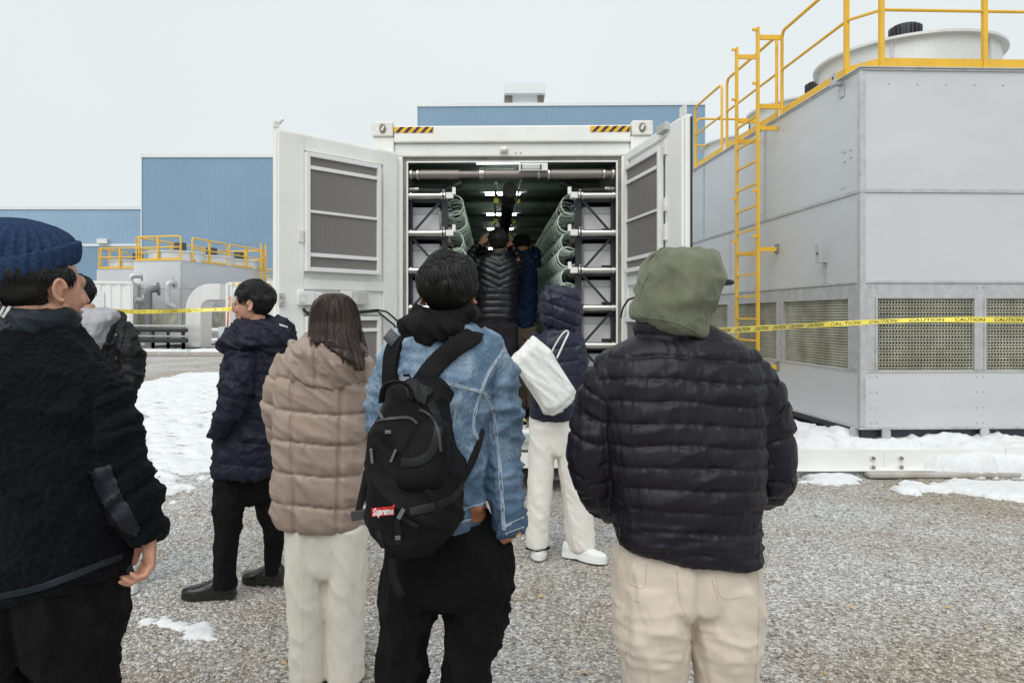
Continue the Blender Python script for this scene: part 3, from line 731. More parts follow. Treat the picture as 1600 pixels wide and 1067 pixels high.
# fans
def fan(y, k):
    c = Vector((1.53, y, 0)); r_ = 1.0
    o = MB()
    n = 56; zb_, zr = zs[4], 4.80
    def ring(rad, z): return [(c.x+rad*math.cos(2*math.pi*i/n), c.y+rad*math.sin(2*math.pi*i/n), z) for i in range(n)]
    prof = [(r_+.02, zb_), (r_, zr-.05), (r_, zr-.03), (r_+.07, zr-.03), (r_+.07, zr), (r_-.02, zr), (r_-.02, zb_+.1)]
    vs = []; 
    for rad, z in prof: vs += ring(rad, z)
    fs = [(a*n+i, a*n+(i+1)%n, (a+1)*n+(i+1)%n, (a+1)*n+i) for a in range(len(prof)-1) for i in range(n)]
    sh = o.add(vs, fs).build('fan_shroud', M['shroud'], TR_, smooth='auto')
    sm = MB()
    for a in (4.0, 5.1): sm.bar((c.x+(r_+.015)*math.cos(a), c.y+(r_+.015)*math.sin(a), zb_+.02), (c.x+(r_+.008)*math.cos(a), c.y+(r_+.008)*math.sin(a), zr-.06), .035, .02)
    sm.build_each('seam_strip', M['galvedge'], sh)
    g = MB()
    for q in (.35, .55, .75, .95):
        g.tube([(c.x+r_*q*math.cos(2*math.pi*i/30), c.y+r_*q*math.sin(2*math.pi*i/30), zr+.02) for i in range(31)], .006, 5)
    for i in range(16):
        a = 2*math.pi*i/16; g.tube([(c.x+.2*math.cos(a), c.y+.2*math.sin(a), zr+.03), (c.x+r_*math.cos(a), c.y+r_*math.sin(a), zr+.01)], .006, 5)
    g.build('fan_guard', M['galvedge'], sh)
    mo = MB(); mo.tube([(c.x, c.y, zr-.05), (c.x, c.y, zr+.46)], .15, 20)
    m_ = mo.build('fan_motor', M['motor'], TR_, smooth='auto')
    fn = MB()
    for i in range(22):
        a = 2*math.pi*i/22; fn.bar((c.x+.16*math.cos(a), c.y+.16*math.sin(a), zr+.0), (c.x+.16*math.cos(a), c.y+.16*math.sin(a), zr+.44), .012, .06, up=(math.cos(a), math.sin(a), 0))
    fn.build('cooling_fin', M['motor'], m_)
    bl = MB()
    for i in range(5):
        a = 2*math.pi*i/5; d = Vector((math.cos(a), math.sin(a), 0)); t = Vector((-d.y, d.x, .4)).normalized()
        bl.obox(Vector((c.x, c.y, zr-.15))+d*.55, d*.4, t*.09, d.cross(t)*.008)
    bl.build('fan_blade', M['motor'], sh)
    return sh
for k, y in enumerate((1.62, 3.8, 5.95)): fan(y, k)
# warning discs on the near shroud
def disc(a, z, r_, m, name):
    c = Vector((1.53, 1.62, 0)); d = Vector((math.cos(a), math.sin(a), 0)); t = Vector((-d.y, d.x, 0)); p = c+d*1.01+Vector((0,0,z))
    return MB().prism([p+t*r_*math.cos(q)+Vector((0,0,r_*math.sin(q))) for q in np.linspace(0, 2*math.pi, 20, endpoint=False)], d*.004).build(name, m, TR_)
disc(math.pi*1.30, 4.42, .055, M['yellow'], 'warning_label')
# railing: toe board, posts, rails
def railing(pts, posts, close=True, toe=True, name='railing', par=None, zb_=4.15, m='yellow', sc=1):
    pts = [Vector(p) for p in pts]
    o = MB()
    if toe:
        for a, b in zip(pts, pts[1:]): o.bar(a+Vector((0,0,zb_+.065)), b+Vector((0,0,zb_+.065)), .012, .10)
        ob = o.build('railing', M[m], par)
    up = lambda p, h: p+Vector((0,0,zb_+h))
    rl_ = MB()
    top = [up(p, 1.12) for p in pts]
    a, b = top[0], top[-1]; d0 = (top[1]-top[0]).normalized()*.08; d1 = (top[-2]-top[-1]).normalized()*.08
    tp = [up(pts[0], .02), up(pts[0], 1.04), up(pts[0], 1.10)+d0*.4, top[0]+d0]+top[1:-1]+[top[-1]+d1, up(pts[-1], 1.10)+d1*.4, up(pts[-1], 1.04), up(pts[-1], .02)]
    rl_.tube(tp, .021*sc, 10); rl_.build('top_rail', M[m], ob, smooth='auto')
    md = MB(); md.tube([up(p, .62) for p in pts], .017*sc, 8); md.build('middle_rail', M[m], ob, smooth='auto')
    for p in posts:
        p = Vector(p); MB().bar(up(p, .0), up(p, 1.11), .045*sc, .045*sc, up=(0,1,0)).build('post', M[m], ob)
    return ob
sy = side_y
Y1 = sy(1217)
railing([(.04, Y1, 0), (.04, .32, 0), (.25, .05, 0), (3.2, .05, 0)], [(.04, .34, 0), (.25, .05, 0), (1.36, .05, 0), (2.5, .05, 0)], par=TR_)
railing([(.04, sy(1132), 0), (.04, sy(1209), 0)], [], par=TR_)
railing([(.04, sy(1083), 0), (.04, sy(1124), 0)], [], par=TR_)
railing([(.3, 5.9, 0), (4.4, 5.9, 0), (4.4, 1.2, 0)], [(1.4, 5.9, 0), (2.6, 5.9, 0), (4.4, 4.5, 0), (4.4, 3, 0)], par=TR_)
# ladder
la = MB(); yn, yf = sy(1217)+.05, 0; xo = -.27
wl = onplane(1184, 400, TM @ Vector((xo, 0, 1)), TM.to_3x3() @ Vector((1,0,0))); yn = (TI @ wl).y
wl = onplane(1151, 400, TM @ Vector((xo, 0, 1)), TM.to_3x3() @ Vector((1,0,0))); yf = (TI @ wl).y
zl0 = .88
ladd = MB().bx(xo-.014, xo+.014, yn-.035, yn+.035, zl0, 5.33).build('ladder', M['yellow'], TR_, bevel=.003)
MB().bx(xo-.014, xo+.014, yf-.035, yf+.035, zl0, 5.33).build('ladder_rail', M['yellow'], ladd, bevel=.003)
for k in range(12):
    z = zl0+.06+k*.295; MB().bx(xo-.014, xo+.014, yn+.036, yf-.036, z-.012, z+.012).build('rung', M['yellow'], ladd)
for z in (.90, 2.44, 4.02):
    for y in (yn, yf): MB().bx(xo+.015, -.015, y-.02, y+.02, z-.035, z+.02).build('ladder_bracket', M['yellow'], ladd); 
for z in (4.30, 5.20):
    for y in (yn, yf): MB().bx(xo+.015, .04, y-.015, y+.015, z-.03, z+.03).build('ladder_bracket', M['yellow'], ladd)
tb = MB()
for y in (yn, yf):
    for z in (5.3, 4.6, 3.2, 2.6): tb.bx(xo-.07, xo-.014, y-.015, y+.015, z-.015, z+.015)
tb.build_each('ladder_clip', M['yellow'], ladd)
fb = MB()
for z in (.9, 2.44): fb.bx(-.03, -.0, yn-.03, yn+.03, z-.06, z+.06)
fb.build_each('ladder_foot', M['grime'], ladd)
# pale strut below the ladder and support blocks beneath the basin
MB().prism([(-.10, yn+.1, .86), (-.02, yn+.1, .86), (-.02, yn+.1, .2), (-.06, yn+.1, .2)], (0, .05, 0)).build('strut', M['white'], TR_)
for p in ((-.02, .1), (.25, -.02), (1.30, -.02), (2.4, -.02), (-.02, 2.2), (-.02, 4.3)):
    x, y = p; m = MB(); pr = [(-.045, 0), (.045, 0), (.045, .14), (.03, .17), (-.03, .17), (-.045, .14)]
    m.prism([(x+a, y, .22+b) for a, b in pr], (0, -.02, 0)); m.build('support_tab', M['galvedge'], TR_)
# skid beam and concrete pad ------------------------------------------------
bs_ = 160.0; yb = F/bs_
bm_ = empty('skid_beam', ((1345-CX)/bs_, yb, 0), .01, 'white steel skid beam with four bolts in front of the tower', 'beam')
zb0, zb1 = .035+.03, .24
MB().bx(-.66, 3.2, 0, .012, zb0, zb1).bx(-.66, 3.2, .0, .12, zb1, zb1+.012).bx(-.66, 3.2, -.05, .1, zb0-.012, zb0).build('web', M['white2'], bm_, bevel=.002)
MB().bx(.25-.02, .26, -.01, 0, zb0, zb1).build('splice_plate', M['white2'], bm_)
for x in ((1363-1345)/bs_, (1407-1345)/bs_):
    for z in (CH-(715-495)/bs_, CH-(729-495)/bs_):
        b_ = MB().tube([(x, -.001, z), (x, -.012, z)], .028, 16).build('washer', M['cast'], bm_)
        MB().tube([(x, -.012, z), (x, -.035, z)], .016, 6).build_each('bolt', M['grime'], b_)
MB().bx(1.42, 1.66, -.02, -.002, .12, .28).build('nameplate', M['white2'], bm_, bevel=.002)
pd = MB().bx(.02, 4, -.12, .0, 0.0, .05).bx(.0, 4.2, .001, 5.5, -.02, .05).build('concrete_pad', M['conc'], None, bevel=.015); pd.location = bm_.location; pd.rotation_euler = (0, 0, .01)
tag(pd, 'stained concrete pad under the tower and its skid beam', 'concrete pad')
# snow bank between beam and tower
x0 = bm_.location.x
def bank(P):
    yy = P[:,1]; a = ((yy-yb)/.10).clip(0, 1); return .05+.20*a+fbm(P, 2.4, 5)*.15*a+np.abs(fbm(P, 5.5, 8))*.06
snow('snow_bank', [(x0-.75, yb+.03), (x0+.9, yb+.03), (x0+1.5, yb-.05), (x0+4, yb-.1), (x0+4, 8.0), (x0+.3, 8.0), (x0-.1, 12), (x0-1.0, 12), (x0-.9, 8)], .03, .05, .06, 'thick snow bank heaped between the tower base and the white beam', .12, extra=bank, seed=31)
snow('snow_patch', [(x0+.62, yb-.03), (x0+1.0, yb-.09), (x0+4, yb-.13), (x0+4, yb+.2), (x0+.62, yb+.15)], .012, .23, .07, 'snow spilling over the right part of the white beam', .06, seed=37)
# ------------------------------------------------------------ far equipment on the left
FS = 34.0
def far_tower(px_corner, s, wl, wr, label, rz, det=True, nf=3):
    """galvanized cooling tower seen corner-on; corner nearest the camera at px_corner"""
    X = (px_corner-CX)/s; Y = F/s
    r = empty('cooling_tower', (X, Y, 0), rz, label, 'cooling tower', 'distant cooling towers')
    H = 4.15; zz = [.4, .98, 1.9, 2.86, H]
    # local x = to the left along the front, negative; y = away along the side
    MB().bx(-wl, 0, 0, wr, zz[0], zz[1]-.01).bx(-wl+.04, -.04, .04, wr-.04, zz[1]-.01, zz[2]+.01).bx(-wl-.01, .01, -.01, wr, zz[2]+.01, zz[3]-.02).bx(-wl, 0, 0, wr, zz[3]+.02, H-.02).build('casing', M['galv'], r)
    t = MB().bx(-wl-.02, .02, -.02, wr+.02, zz[3]-.019, zz[3]+.019).bx(-wl-.03, .03, -.03, wr+.03, H-.019, H).bx(-.05, .03, -.03, .05, zz[0], H-.02)
    t.build('edge_trim', M['galvedge'], r)
    n = 3; 
    for k in range(n):
        a0 = -wl+.15+(wl-.2)*k/n; MB().bx(a0, a0+(wl-.2)/n-.16, .0, .039, 1.02, 1.75).build('air_inlet', mat_fill, r)
    for k in range(4):
        a0 = .15+(wr-.2)*k/4; MB().bx(-.039, 0, a0, a0+(wr-.2)/4-.16, 1.02, 1.75).build('air_inlet', mat_fill, r)
    for k in range(nf):
        c = (-wl/2, 1.4+k*(wr-2.4)/(max(nf-1,1)), 0); rr = 1.25
        MB().tube([(c[0], c[1], H), (c[0], c[1], H+.42), (c[0], c[1], H+.43), (c[0], c[1], H+.5)], [rr, rr, rr+.06, rr+.06], 28).build('fan_shroud', M['shroud'], r, smooth='auto')
        m = MB().tube([(c[0]+.2, c[1], H+.45), (c[0]+.2, c[1], H+.95)], .28, 14).bx(c[0]-.5, c[0]+.5, c[1]-.1, c[1]+.1, H+.5, H+.62)
        m.build('fan_motor', M['motor'], r, smooth='auto')
    ob = railing([(-wl+.1, .05, 0), (-.06, .05, 0)], [(-wl/2, .05, 0)], par=r, zb_=H, sc=1.9)
    railing([(-.04, .9, 0), (-.04, wr*.5, 0)], [(-.04, wr*.3, 0)], par=r, zb_=H, sc=1.9)
    railing([(-.04, wr*.53, 0), (-.04, wr-.1, 0)], [(-.04, wr*.75, 0)], par=r, zb_=H, sc=1.9)
    railing([(-wl+.05, .3, 0), (-wl+.05, wr-.2, 0)], [(-wl+.05, wr*.35, 0), (-wl+.05, wr*.7, 0)], par=r, zb_=H, sc=1.9)
    railing([(-wl+.3, wr-.05, 0), (-.1, wr-.05, 0)], [(-wl*.5, wr-.05, 0)], par=r, zb_=H, sc=1.9)
    return r
T1 = far_tower(283, 34, 2.5, 7.5, 'grey far cooling tower with three fans and pipes behind the bent steel ducts', -.22)
# ladder at the far end of its side
ld = MB().bx(.20, .27, 6.6, 6.67, .5, 5.6).bx(.20, .27, 7.1, 7.17, .5, 5.6)
for k in range(15): ld.bx(.22, .25, 6.67, 7.1, .7+k*.3, .74+k*.3)
ld.build('ladder', M['yellow'], T1)
T2 = far_tower(222, 29, 2.6, 3.0, 'grey smaller cooling tower half hidden to the left of the far one', -.10, nf=1)
T3 = far_tower(432, 20, 3.0, 10, 'farthest cooling tower with yellow railing beside the left door', -.5, nf=2)
def wp(px, py, s, o=0): v = pt(px, py, s); v.y += o; return v
def pipe(name, pts, r, m, label, s, cat='pipe', group=None, fl=()):
    P_ = [wp(x, y, s, o) for x, y, o in pts]
    # round the bends
    Q = [P_[0]]
    for a, b, c in zip(P_, P_[1:], P_[2:]):
        l = min((a-b).length, (c-b).length)*.45; p = b+(a-b).normalized()*l; q = b+(c-b).normalized()*l
        Q += [p.lerp(b, t).lerp(b.lerp(q, t), t) for t in (0, .25, .5, .75, 1)]
    Q.append(P_[-1])
    root = Vector((P_[-1].x, P_[-1].y, 0)); o = empty(name, root, 0, label, cat, group)
    MB().tube([q-root for q in Q], r, 12).build_each('pipe_run', m, o, smooth='auto')
    f = MB().tube([Q[0]-root, Q[0]+(Q[1]-Q[0]).normalized()*.08-root], r*1.9, 14); f.build('flange', m, o, smooth='auto')
    return o
S1 = 35.0
pipe('outlet_pipe', [(219,430,.25),(203,430,0),(203,462,0),(203,545,0)], .13, M['galvedge'], 'pale pipe bending down from the upper left of the far tower', S1, group='pipes on the far tower')
pipe('outlet_pipe', [(219,469,.25),(208,469,0),(208,500,0),(208,548,0)], .13, M['galvedge'], 'pale pipe leaving the far tower below the first bend, behind the tape', S1, group='pipes on the far tower')
pipe('outlet_pipe', [(245,451,.25),(232,452,0),(232,475,0),(232,545,0)], .16, mat('dark_grey_pipe', (.16,.17,.18), .5), 'thick dark grey pipe standing before the far tower', S1, group='pipes on the far tower')
pipe('outlet_pipe', [(270,441,.25),(262,442,0),(261,460,0),(262,476,0),(270,480,.2)], .13, M['galvedge'], 'pale C-shaped pipe in the middle of the far tower', S1, group='pipes on the far tower')
# bent stainless ducts
def duct(px0, px1, top, s, label):
    r = empty('bent_duct', ((px0-CX)/s, F/s, 0), -.10, label, 'duct', 'bent stainless ducts'); w = 1.62; zt = CH+(CY-top)/s; rad = 1.05
    m = MB(); th = .66; pts = []; inn = []
    # profile in x-z: vertical leg, half bend towards +x, then horizontal run to the equipment behind
    for k in range(13):
        a = math.pi-(math.pi*.5)*k/12; pts.append((rad+rad*math.cos(a), zt-rad+rad*math.sin(a)))
        inn.append((rad+(rad-th)*math.cos(a), zt-rad+(rad-th)*math.sin(a)))
    pts = [(0, .1)]+pts+[(1.5, zt)]; inn = [(th, .1)]+inn+[(1.5, zt-th)]
    dep = 1.0; n = len(pts)
    vs = [(x, 0, z) for x, z in pts]+[(x, 0, z) for x, z in inn]+[(x, dep, z) for x, z in pts]+[(x, dep, z) for x, z in inn]
    fs = []
    for i in range(n-1):
        fs += [(i, n+i, n+i+1, i+1), (2*n+i, 2*n+i+1, 3*n+i+1, 3*n+i), (i, i+1, 2*n+i+1, 2*n+i), (n+i, 3*n+i, 3*n+i+1, n+i+1)]
    fs += [(n-1, 2*n-1, 4*n-1, 3*n-1), (0, 2*n, 3*n, n)]
    m.add(vs, fs).build('bent_casing', M['ductsteel'], r, smooth='auto', bevel=.01)
    f = MB().bx(-.05, th+.05, -.05, dep+.05, .08, .16).bx(-.02, th+.02, -.02, dep+.02, zt-rad-.03, zt-rad+.03)
    f.build('flange', M['galvedge'], r); return r
M['ductsteel'] = mat('brushed_duct_steel', (.80,.79,.78), .30, metal=.6, var=.05, vs=2, stretch=(1,1,.1))
duct(290, 345, 444, 37.0, 'tall stainless duct bent over at the top, left of the pair')
duct(360, 410, 444, 36.0, 'stainless duct behind the head of the man with glasses')
# white equipment container behind the people and horizontal hazard-striped one
r = empty('equipment_container', ((141-CX)/36, F/36, 0), .30, 'white corrugated container left of the far cooling tower', 'container')
hh = CH+(495-443)/36; m = MB()
for k in range(24):
    x = -3.2+k*.2; m.bx(x, x+.199, 0 if k % 2 else .035, 2.4, .3, hh)
m.build('wall', M['white2'], r); MB().bx(-3.25, 1.65, -.03, 2.43, hh, hh+.12).bx(1.62, 1.68, -.03, .1, .2, hh).bx(-3.25, 1.65, -.03, 2.4, .2, .3).build('frame', M['white2'], r)
MB().bx(-.4, .55, -.015, -.001, .9, hh-.35).build('door', M['trim'], r)
r = empty('equipment_container', ((395-CX)/33.5, F/33.5, 0), 0, 'white container with striped top edge between the ducts and the left door', 'container')
hh = CH+(495-443)/33.5
MB().bx(-1.1, 2.6, 0, 3, .3, hh-.12).build('wall', M['white2'], r); fr = MB().bx(-1.15, 2.65, -.04, 3.04, hh-.12, hh+.06).bx(-1.15, -.95, -.04, .1, .2, hh-.12); fr.build('frame', M['white2'], r)
st = MB()
for k in range(12): st.prism([(-1.0+k*.28, -.045, hh-.08), (-.88+k*.28, -.045, hh-.08), (-.80+k*.28, -.045, hh+.02), (-.92+k*.28, -.045, hh+.02)], (0, -.01, 0))
st.build_each('hazard_stripe', M['yellow'], r)
# junction box with orange conduit
r = empty('junction_box', pt(351, 495, 39)-Vector((0,0,pt(351,495,39).z)), 0, 'grey junction box with orange conduits on a post near the ducts', 'junction box')
z = CH-(518-495)/39
MB().bx(-.22, .22, -.1, .1, z-.19, z+.19).build('box', mat('box_grey', (.50,.54,.57), .5), r, bevel=.015)
MB().tube([(.12,0,z+.2),(.14,0,z+.7),(.20,.1,z+1.4)], .035, 8).build_each('conduit', M['orange'], r, smooth=True)
MB().tube([(-.10,0,z-.18),(-.08,0,z-.35),(-.16,0,.1)], .03, 8).build_each('conduit', M['orange'], r, smooth=True)
MB().tube([(.10,0,z-.18),(.12,0,z-.4),(.05,0,.1)], .03, 8).build_each('conduit', M['orange'], r, smooth=True)
MB().bx(.0, .08, .11, .18, 0, 2.9).build('post', M['white2'], r)
# dark pipe rack low on the slab
for py, rr, lab in ((516, .085, 'upper'), (532, .10, 'lower')):
    a = wp(205, py-1, 37.5); b = wp(292, py, 38.5); root = Vector((a.x, a.y, 0))
    o = empty('ground_pipe', root, 0, lab+' black horizontal pipe low in front of the far tower', 'pipe', 'low black pipes'); 
    MB().tube([a-root, b-root], rr, 10).build_each('pipe_run', M['black'], o, smooth='auto'); 
    MB().tube([a-root+Vector((0,.1,.16)), b-root+Vector((0,.1,.16))], .04, 8).build_each('pipe_run', M['galvedge'], o, smooth='auto')
    s = MB()
    for k in range(4):
        q = a.lerp(b, .1+k*.27)-root; s.bx(q.x-.05, q.x+.05, q.y+.1, q.y+.2, 0.05, q.z)
    s.build_each('pipe_stand', M['dark'], o)
    c = MB(); q0 = wp(332, py, 38.5)-root; q1 = wp(352, py+1, 38.5)-root; c.tube([q0, q1], rr*1.2, 10); c.build('pipe_end', M['galvedge'], o, smooth='auto')
lo = MB().bx(-5.6, 3.4, 0, .25, 0, .62); 
o = MB().bx(0, 2.6, 0, .3, .08, .28).bx(.9, 1.2, -.02, .3, .02, .40).build('skid_frame', M['dark']); o.location = wp(240, 495, 37.5); o.location.z = 0; tag(o, 'dark steel skid frame on the far slab', 'skid')
# kerb / slab edge
sb = MB().bx(-14, 2, 0, 9, 0, .16).build('concrete_slab', M['conc'], None, bevel=.02); sb.location = (-13, ground(300, 556).y-.2, 0); sb.location.x = -12
tag(sb, 'long snow dusted concrete slab under the far equipment', 'concrete slab')
y0 = sb.location.y
for (a, b, y, dy, hgt, lb) in ((205, 290, .5, 1.3, .09, 'snow heap on the slab below the black pipes'), (296, 352, .3, .9, .14, 'snow heap at the foot of the left duct'), (356, 420, .6, 1.4, .12, 'snow heap on the slab right of the left duct')):
    s = F/(y0+y); xa = (a-CX)/s; xb = (b-CX)/s
    o = snow('snow_heap', [(xa, y0+y), (xb, y0+y), (xb, y0+y+dy), (xa, y0+y+dy)], .06, hgt, .25, lb, .3, seed=int(a)); o.location.z = .155

# ------------------------------------------------------------ caution tapes
def text_mesh(txt, size, shear=0, bold=0, sx=1.0, spacing=1.0):
    c = bpy.data.curves.new('txt', 'FONT'); c.body = txt; c.size = size; c.shear = shear; c.offset = bold; c.space_character = spacing; c.resolution_u = 3
    o = bpy.data.objects.new('txt', c); COL.objects.link(o); bpy.context.view_layer.update()
    me = bpy.data.meshes.new_from_object(o.evaluated_get(bpy.context.evaluated_depsgraph_get()))
    bpy.data.objects.remove(o); v = np.array([tuple(p.co) for p in me.vertices]); v[:,0] *= sx; f = [tuple(p.vertices) for p in me.polygons]; bpy.data.meshes.remove(me)
    return v, f
M['tape'] = mat('caution_tape_yellow', (.84,.70,.10), .35, var=.05, vs=3); M['ink'] = mat('tape_black_print', (.015,.015,.015), .5)
def tape(pts, width, label, rep, reverse=False, txt='CAUTION', ts=.95, bold=.03):
    """pts: world points of the centre line; flat ribbon with twist; print on both faces"""
    P_ = [Vector(p) for p in pts]; Q = []
    for i in range(len(P_)-1):
        p0 = P_[max(i-1, 0)]; p1 = P_[i]; p2 = P_[i+1]; p3 = P_[min(i+2, len(P_)-1)]
        for k in range(14):
            t = k/14; Q.append(.5*((2*p1)+(p2-p0)*t+(2*p0-5*p1+4*p2-p3)*t*t+(3*p1-p0-3*p2+p3)*t**3))
    Q.append(P_[-1]); L_ = [0]
    for a, b in zip(Q, Q[1:]): L_.append(L_[-1]+(b-a).length)
    tot = L_[-1]
    def fr(u):
        i = min(max(np.searchsorted(L_, u)-1, 0), len(Q)-2); t = (u-L_[i])/(L_[i+1]-L_[i]); p = Q[i].lerp(Q[i+1], t)
        d = (Q[i+1]-Q[i]).normalized(); tw = .5*math.sin(u*1.3)+.35*math.sin(u*3.1+1)
        up = Vector((0,0,1)); n = d.cross(up).normalized(); upv = (Matrix.Rotation(tw, 3, d) @ up); return p, d, upv, d.cross(upv).normalized()
    root = empty('caution_tape', (Q[0].x, Q[0].y, 0), 0, label, 'caution tape'); rl_ = root.location
    n = 160; m = MB(); vs = []; fs = []
    for i in range(n+1):
        p, d, u, nn = fr(tot*i/n); p = p-rl_; th = .0004*width/.05
        vs += [p-u*width/2+nn*th, p+u*width/2+nn*th, p+u*width/2-nn*th, p-u*width/2-nn*th]
    for i in range(n):
        b = i*4; fs += [(b, b+4, b+5, b+1), (b+1, b+5, b+6, b+2), (b+2, b+6, b+7, b+3), (b+3, b+7, b+4, b)]
    m.add(vs, fs).build('ribbon', M['tape'], root, smooth='auto')
    v, f = text_mesh(txt, width*ts, .25, width*bold, 1.45); w = v[:,0].max(); hc = (v[:,1].max())/2
    u0 = .03
    while u0+w < tot:
        for side in (1, -1):
            tm = MB(); vv = []
            for x, y, _ in v:
                uu = u0+(x if side == 1 else w-x); p, d, u, nn = fr(uu); vv.append(p-rl_+u*(y-hc)+nn*(side*.0014*width/.05))
            tm.add(vv, f).build('print', M['ink'], root)
        u0 += w*rep
    return root
a = pt(1104, 518, 215); b = pt(1290, 507, 165); c = pt(1440, 500, 180); d = pt(1640, 500, 178)
tape([Vector((1.50, 5.02, 1.44)), a, b, c, d, pt(1760, 500, 178)], .05, 'yellow caution tape strung in front of the large right tower', 1.28, ts=.85, bold=.012)
tape([pt(-500, 478, 46), pt(-150, 480, 45), pt(120, 483, 44), pt(210, 487, 42), pt(300, 485, 42), pt(385, 482, 42), pt(440, 480, 48), Vector((-.93, 9, 1.75))], .15, 'yellow caution tape strung across the far yard on the left', 1.35, ts=.72, bold=.0)
# fallen leaves and bits of bark on the gravel
def leaves():
    rg = random.Random(12); m = MB()
    spots = [(1227,832),(1370,800),(1378,806),(1432,955),(1330,948),(1480,948),(1240,740),(1215,905),(1250,965),(1400,870),(1195,960),(360,930),(300,915),(255,870),(470,575),(240,575),(330,572),(280,569)]
    spots += [(rg.uniform(200, 1700), rg.uniform(790, 1060)) for _ in range(46)]+[(rg.uniform(205, 420), rg.uniform(564, 580)) for _ in range(40)]
    for x, y in spots:
        p = ground(x, y); a = rg.uniform(0, 6.28); l = rg.uniform(.010, .028)*(1.0 if y > 600 else 2.2); w = l*rg.uniform(.35, .6); d = Vector((math.cos(a), math.sin(a), rg.uniform(-.2,.2))); t = Vector((-d.y, d.x, rg.uniform(-.3,.3)))
        p.z = .010+ghf(np.array([[p.x, p.y, 0]]))[0]; m.add([p-d*l, p-t*w+Vector((0,0,.004)), p+d*l, p+t*w+Vector((0,0,.002)), p+Vector((0,0,.006))], [(0,1,4), (1,2,4), (2,3,4), (3,0,4)])
    tag(m.build('fallen_leaves', mat('dry_leaf', (.42,.24,.09), .8, var=.4, vs=3, tint=(.50,.36,.20))), 'small dry yellow brown leaves and bark bits scattered on the gravel', 'leaf litter', kind='stuff')
leaves()
# ------------------------------------------------------------ people: shared builders
def smooth_rows(rows, k=6):
    """Catmull-Rom through rows of numbers"""
    A = np.array(rows, float); o = []
    for i in range(len(A)-1):
        p0 = A[max(i-1, 0)]; p1 = A[i]; p2 = A[i+1]; p3 = A[min(i+2, len(A)-1)]
        for j in range(k):
            t = j/k; o.append(.5*((2*p1)+(p2-p0)*t+(2*p0-5*p1+4*p2-p3)*t*t+(3*p1-p0-3*p2+p3)*t**3))
    o.append(A[-1]); return np.array(o)
class Body:
    """one person: everything is laid out in metres around a root standing on the ground at distance F/s"""
    def __init__(s, px, sc, label, z0=0.0, group=None):
        s.s = sc; X = (px-CX)/sc; s.Y = F/sc
        s.o = Vector((X, s.Y, z0)); s.root = empty('person', s.o, 0, label, 'person', group)
    def p(s, px, py, o=0.0):         # a point o metres behind the person's own depth
        Y = s.Y+o; k = F/Y
        return Vector(((px-CX)/k, Y, CH-(py-CY)/k))-s.o
    def m(s, px): return px/s.s
    def torso(s, rows, n=40, ex=2.4, cap=True):
        """rows: (py, x left, x right, half depth m, centre offset m[, slope]) from top to bottom"""
        R_ = smooth_rows([tuple(r)+(0,)*(6-len(r)) for r in rows], 5); vs = []; m = MB()
        for py, xl, xr, hd, oc, sl in R_:
            c = s.p((xl+xr)/2, py, oc); hw = (xr-xl)/2/s.s*(1+oc/s.Y)
            for k in range(n):
                a = 2*math.pi*k/n; ca, sa = math.cos(a), math.sin(a)
                x = hw*math.copysign(abs(ca)**(2/ex), ca); y = hd*math.copysign(abs(sa)**(2/ex), sa)
                vs.append((c.x+x, c.y+y, c.z+sl*x))
        r = len(R_)
        fs = [(i*n+k, i*n+(k+1)%n, (i+1)*n+(k+1)%n, (i+1)*n+k) for i in range(r-1) for k in range(n)]
        fs += [tuple(range(n)), tuple((r-1)*n+k for k in range(n))[::-1]]
        m.add(vs, fs); return m
    def limb(s, rows, n=20):
        """rows: (px, py, offset m, radius px or (across px, depth px))"""
        A = []
        for r in rows:
            a, b = (r[3] if hasattr(r[3], '__len__') else (r[3], r[3])); A.append((r[0], r[1], r[2], a, b))
        R_ = smooth_rows(A, 5)
        return MB().tube([s.p(a, b, c) for a, b, c, _, _ in R_], [(max(d, .5)/s.s, max(e, .5)/s.s) for *_, d, e in R_], n, flat=(1, 0, 0))
def join(*ms):
    o = MB()
    for m in ms: o.add(m.v, m.f)
    return o
def voxel(m, size, smooth=4, fac=.5, name='shape'):
    """weld overlapping closed shapes into one continuous surface; returns mesh"""
    me = m.mesh(name); o = bpy.data.objects.new(name, me); COL.objects.link(o)
    r = o.modifiers.new('r', 'REMESH'); r.mode = 'VOXEL'; r.voxel_size = size
    if smooth: q = o.modifiers.new('s', 'SMOOTH'); q.iterations = smooth; q.factor = fac
    bpy.context.view_layer.update()
    me2 = bpy.data.meshes.new_from_object(o.evaluated_get(bpy.context.evaluated_depsgraph_get()))
    bpy.data.objects.remove(o); bpy.data.meshes.remove(me); return me2
def arrays(me):
    n = len(me.vertices); co = np.empty(n*3); me.vertices.foreach_get('co', co); no = np.empty(n*3); me.vertices.foreach_get('normal', no)
    return co.reshape(-1, 3), no.reshape(-1, 3)
def setco(me, co): me.vertices.foreach_set('co', co.reshape(-1)); me.update()
def seglabel(co, chains):
    """for each vertex: nearest chain, distance along it (m), and normalised distance"""
    best = np.full(len(co), 1e9); who = np.zeros(len(co), int); al = np.zeros(len(co))
    for ci, (pts, rad) in enumerate(chains):
        L0 = 0
        for i in range(len(pts)-1):
            a = np.array(pts[i]); b = np.array(pts[i+1]); d = b-a; L = np.linalg.norm(d)
            t = (((co-a)@d)/(L*L)).clip(0, 1); r = rad[i]*(1-t)+rad[i+1]*t
            q = np.linalg.norm(co-a-t[:,None]*d, axis=1)/r
            k = q < best; best[k] = q[k]; who[k] = ci; al[k] = (L0+t*L)[k]; L0 += L
    return who, al, best
def finish(me, name, m, parent, off=None):
    o = bpy.data.objects.new(name, me); COL.objects.link(o); me.materials.clear(); me.materials.append(m); o.parent = parent
    me.polygons.foreach_set('use_smooth', [True]*len(me.polygons)); me.update(); return o
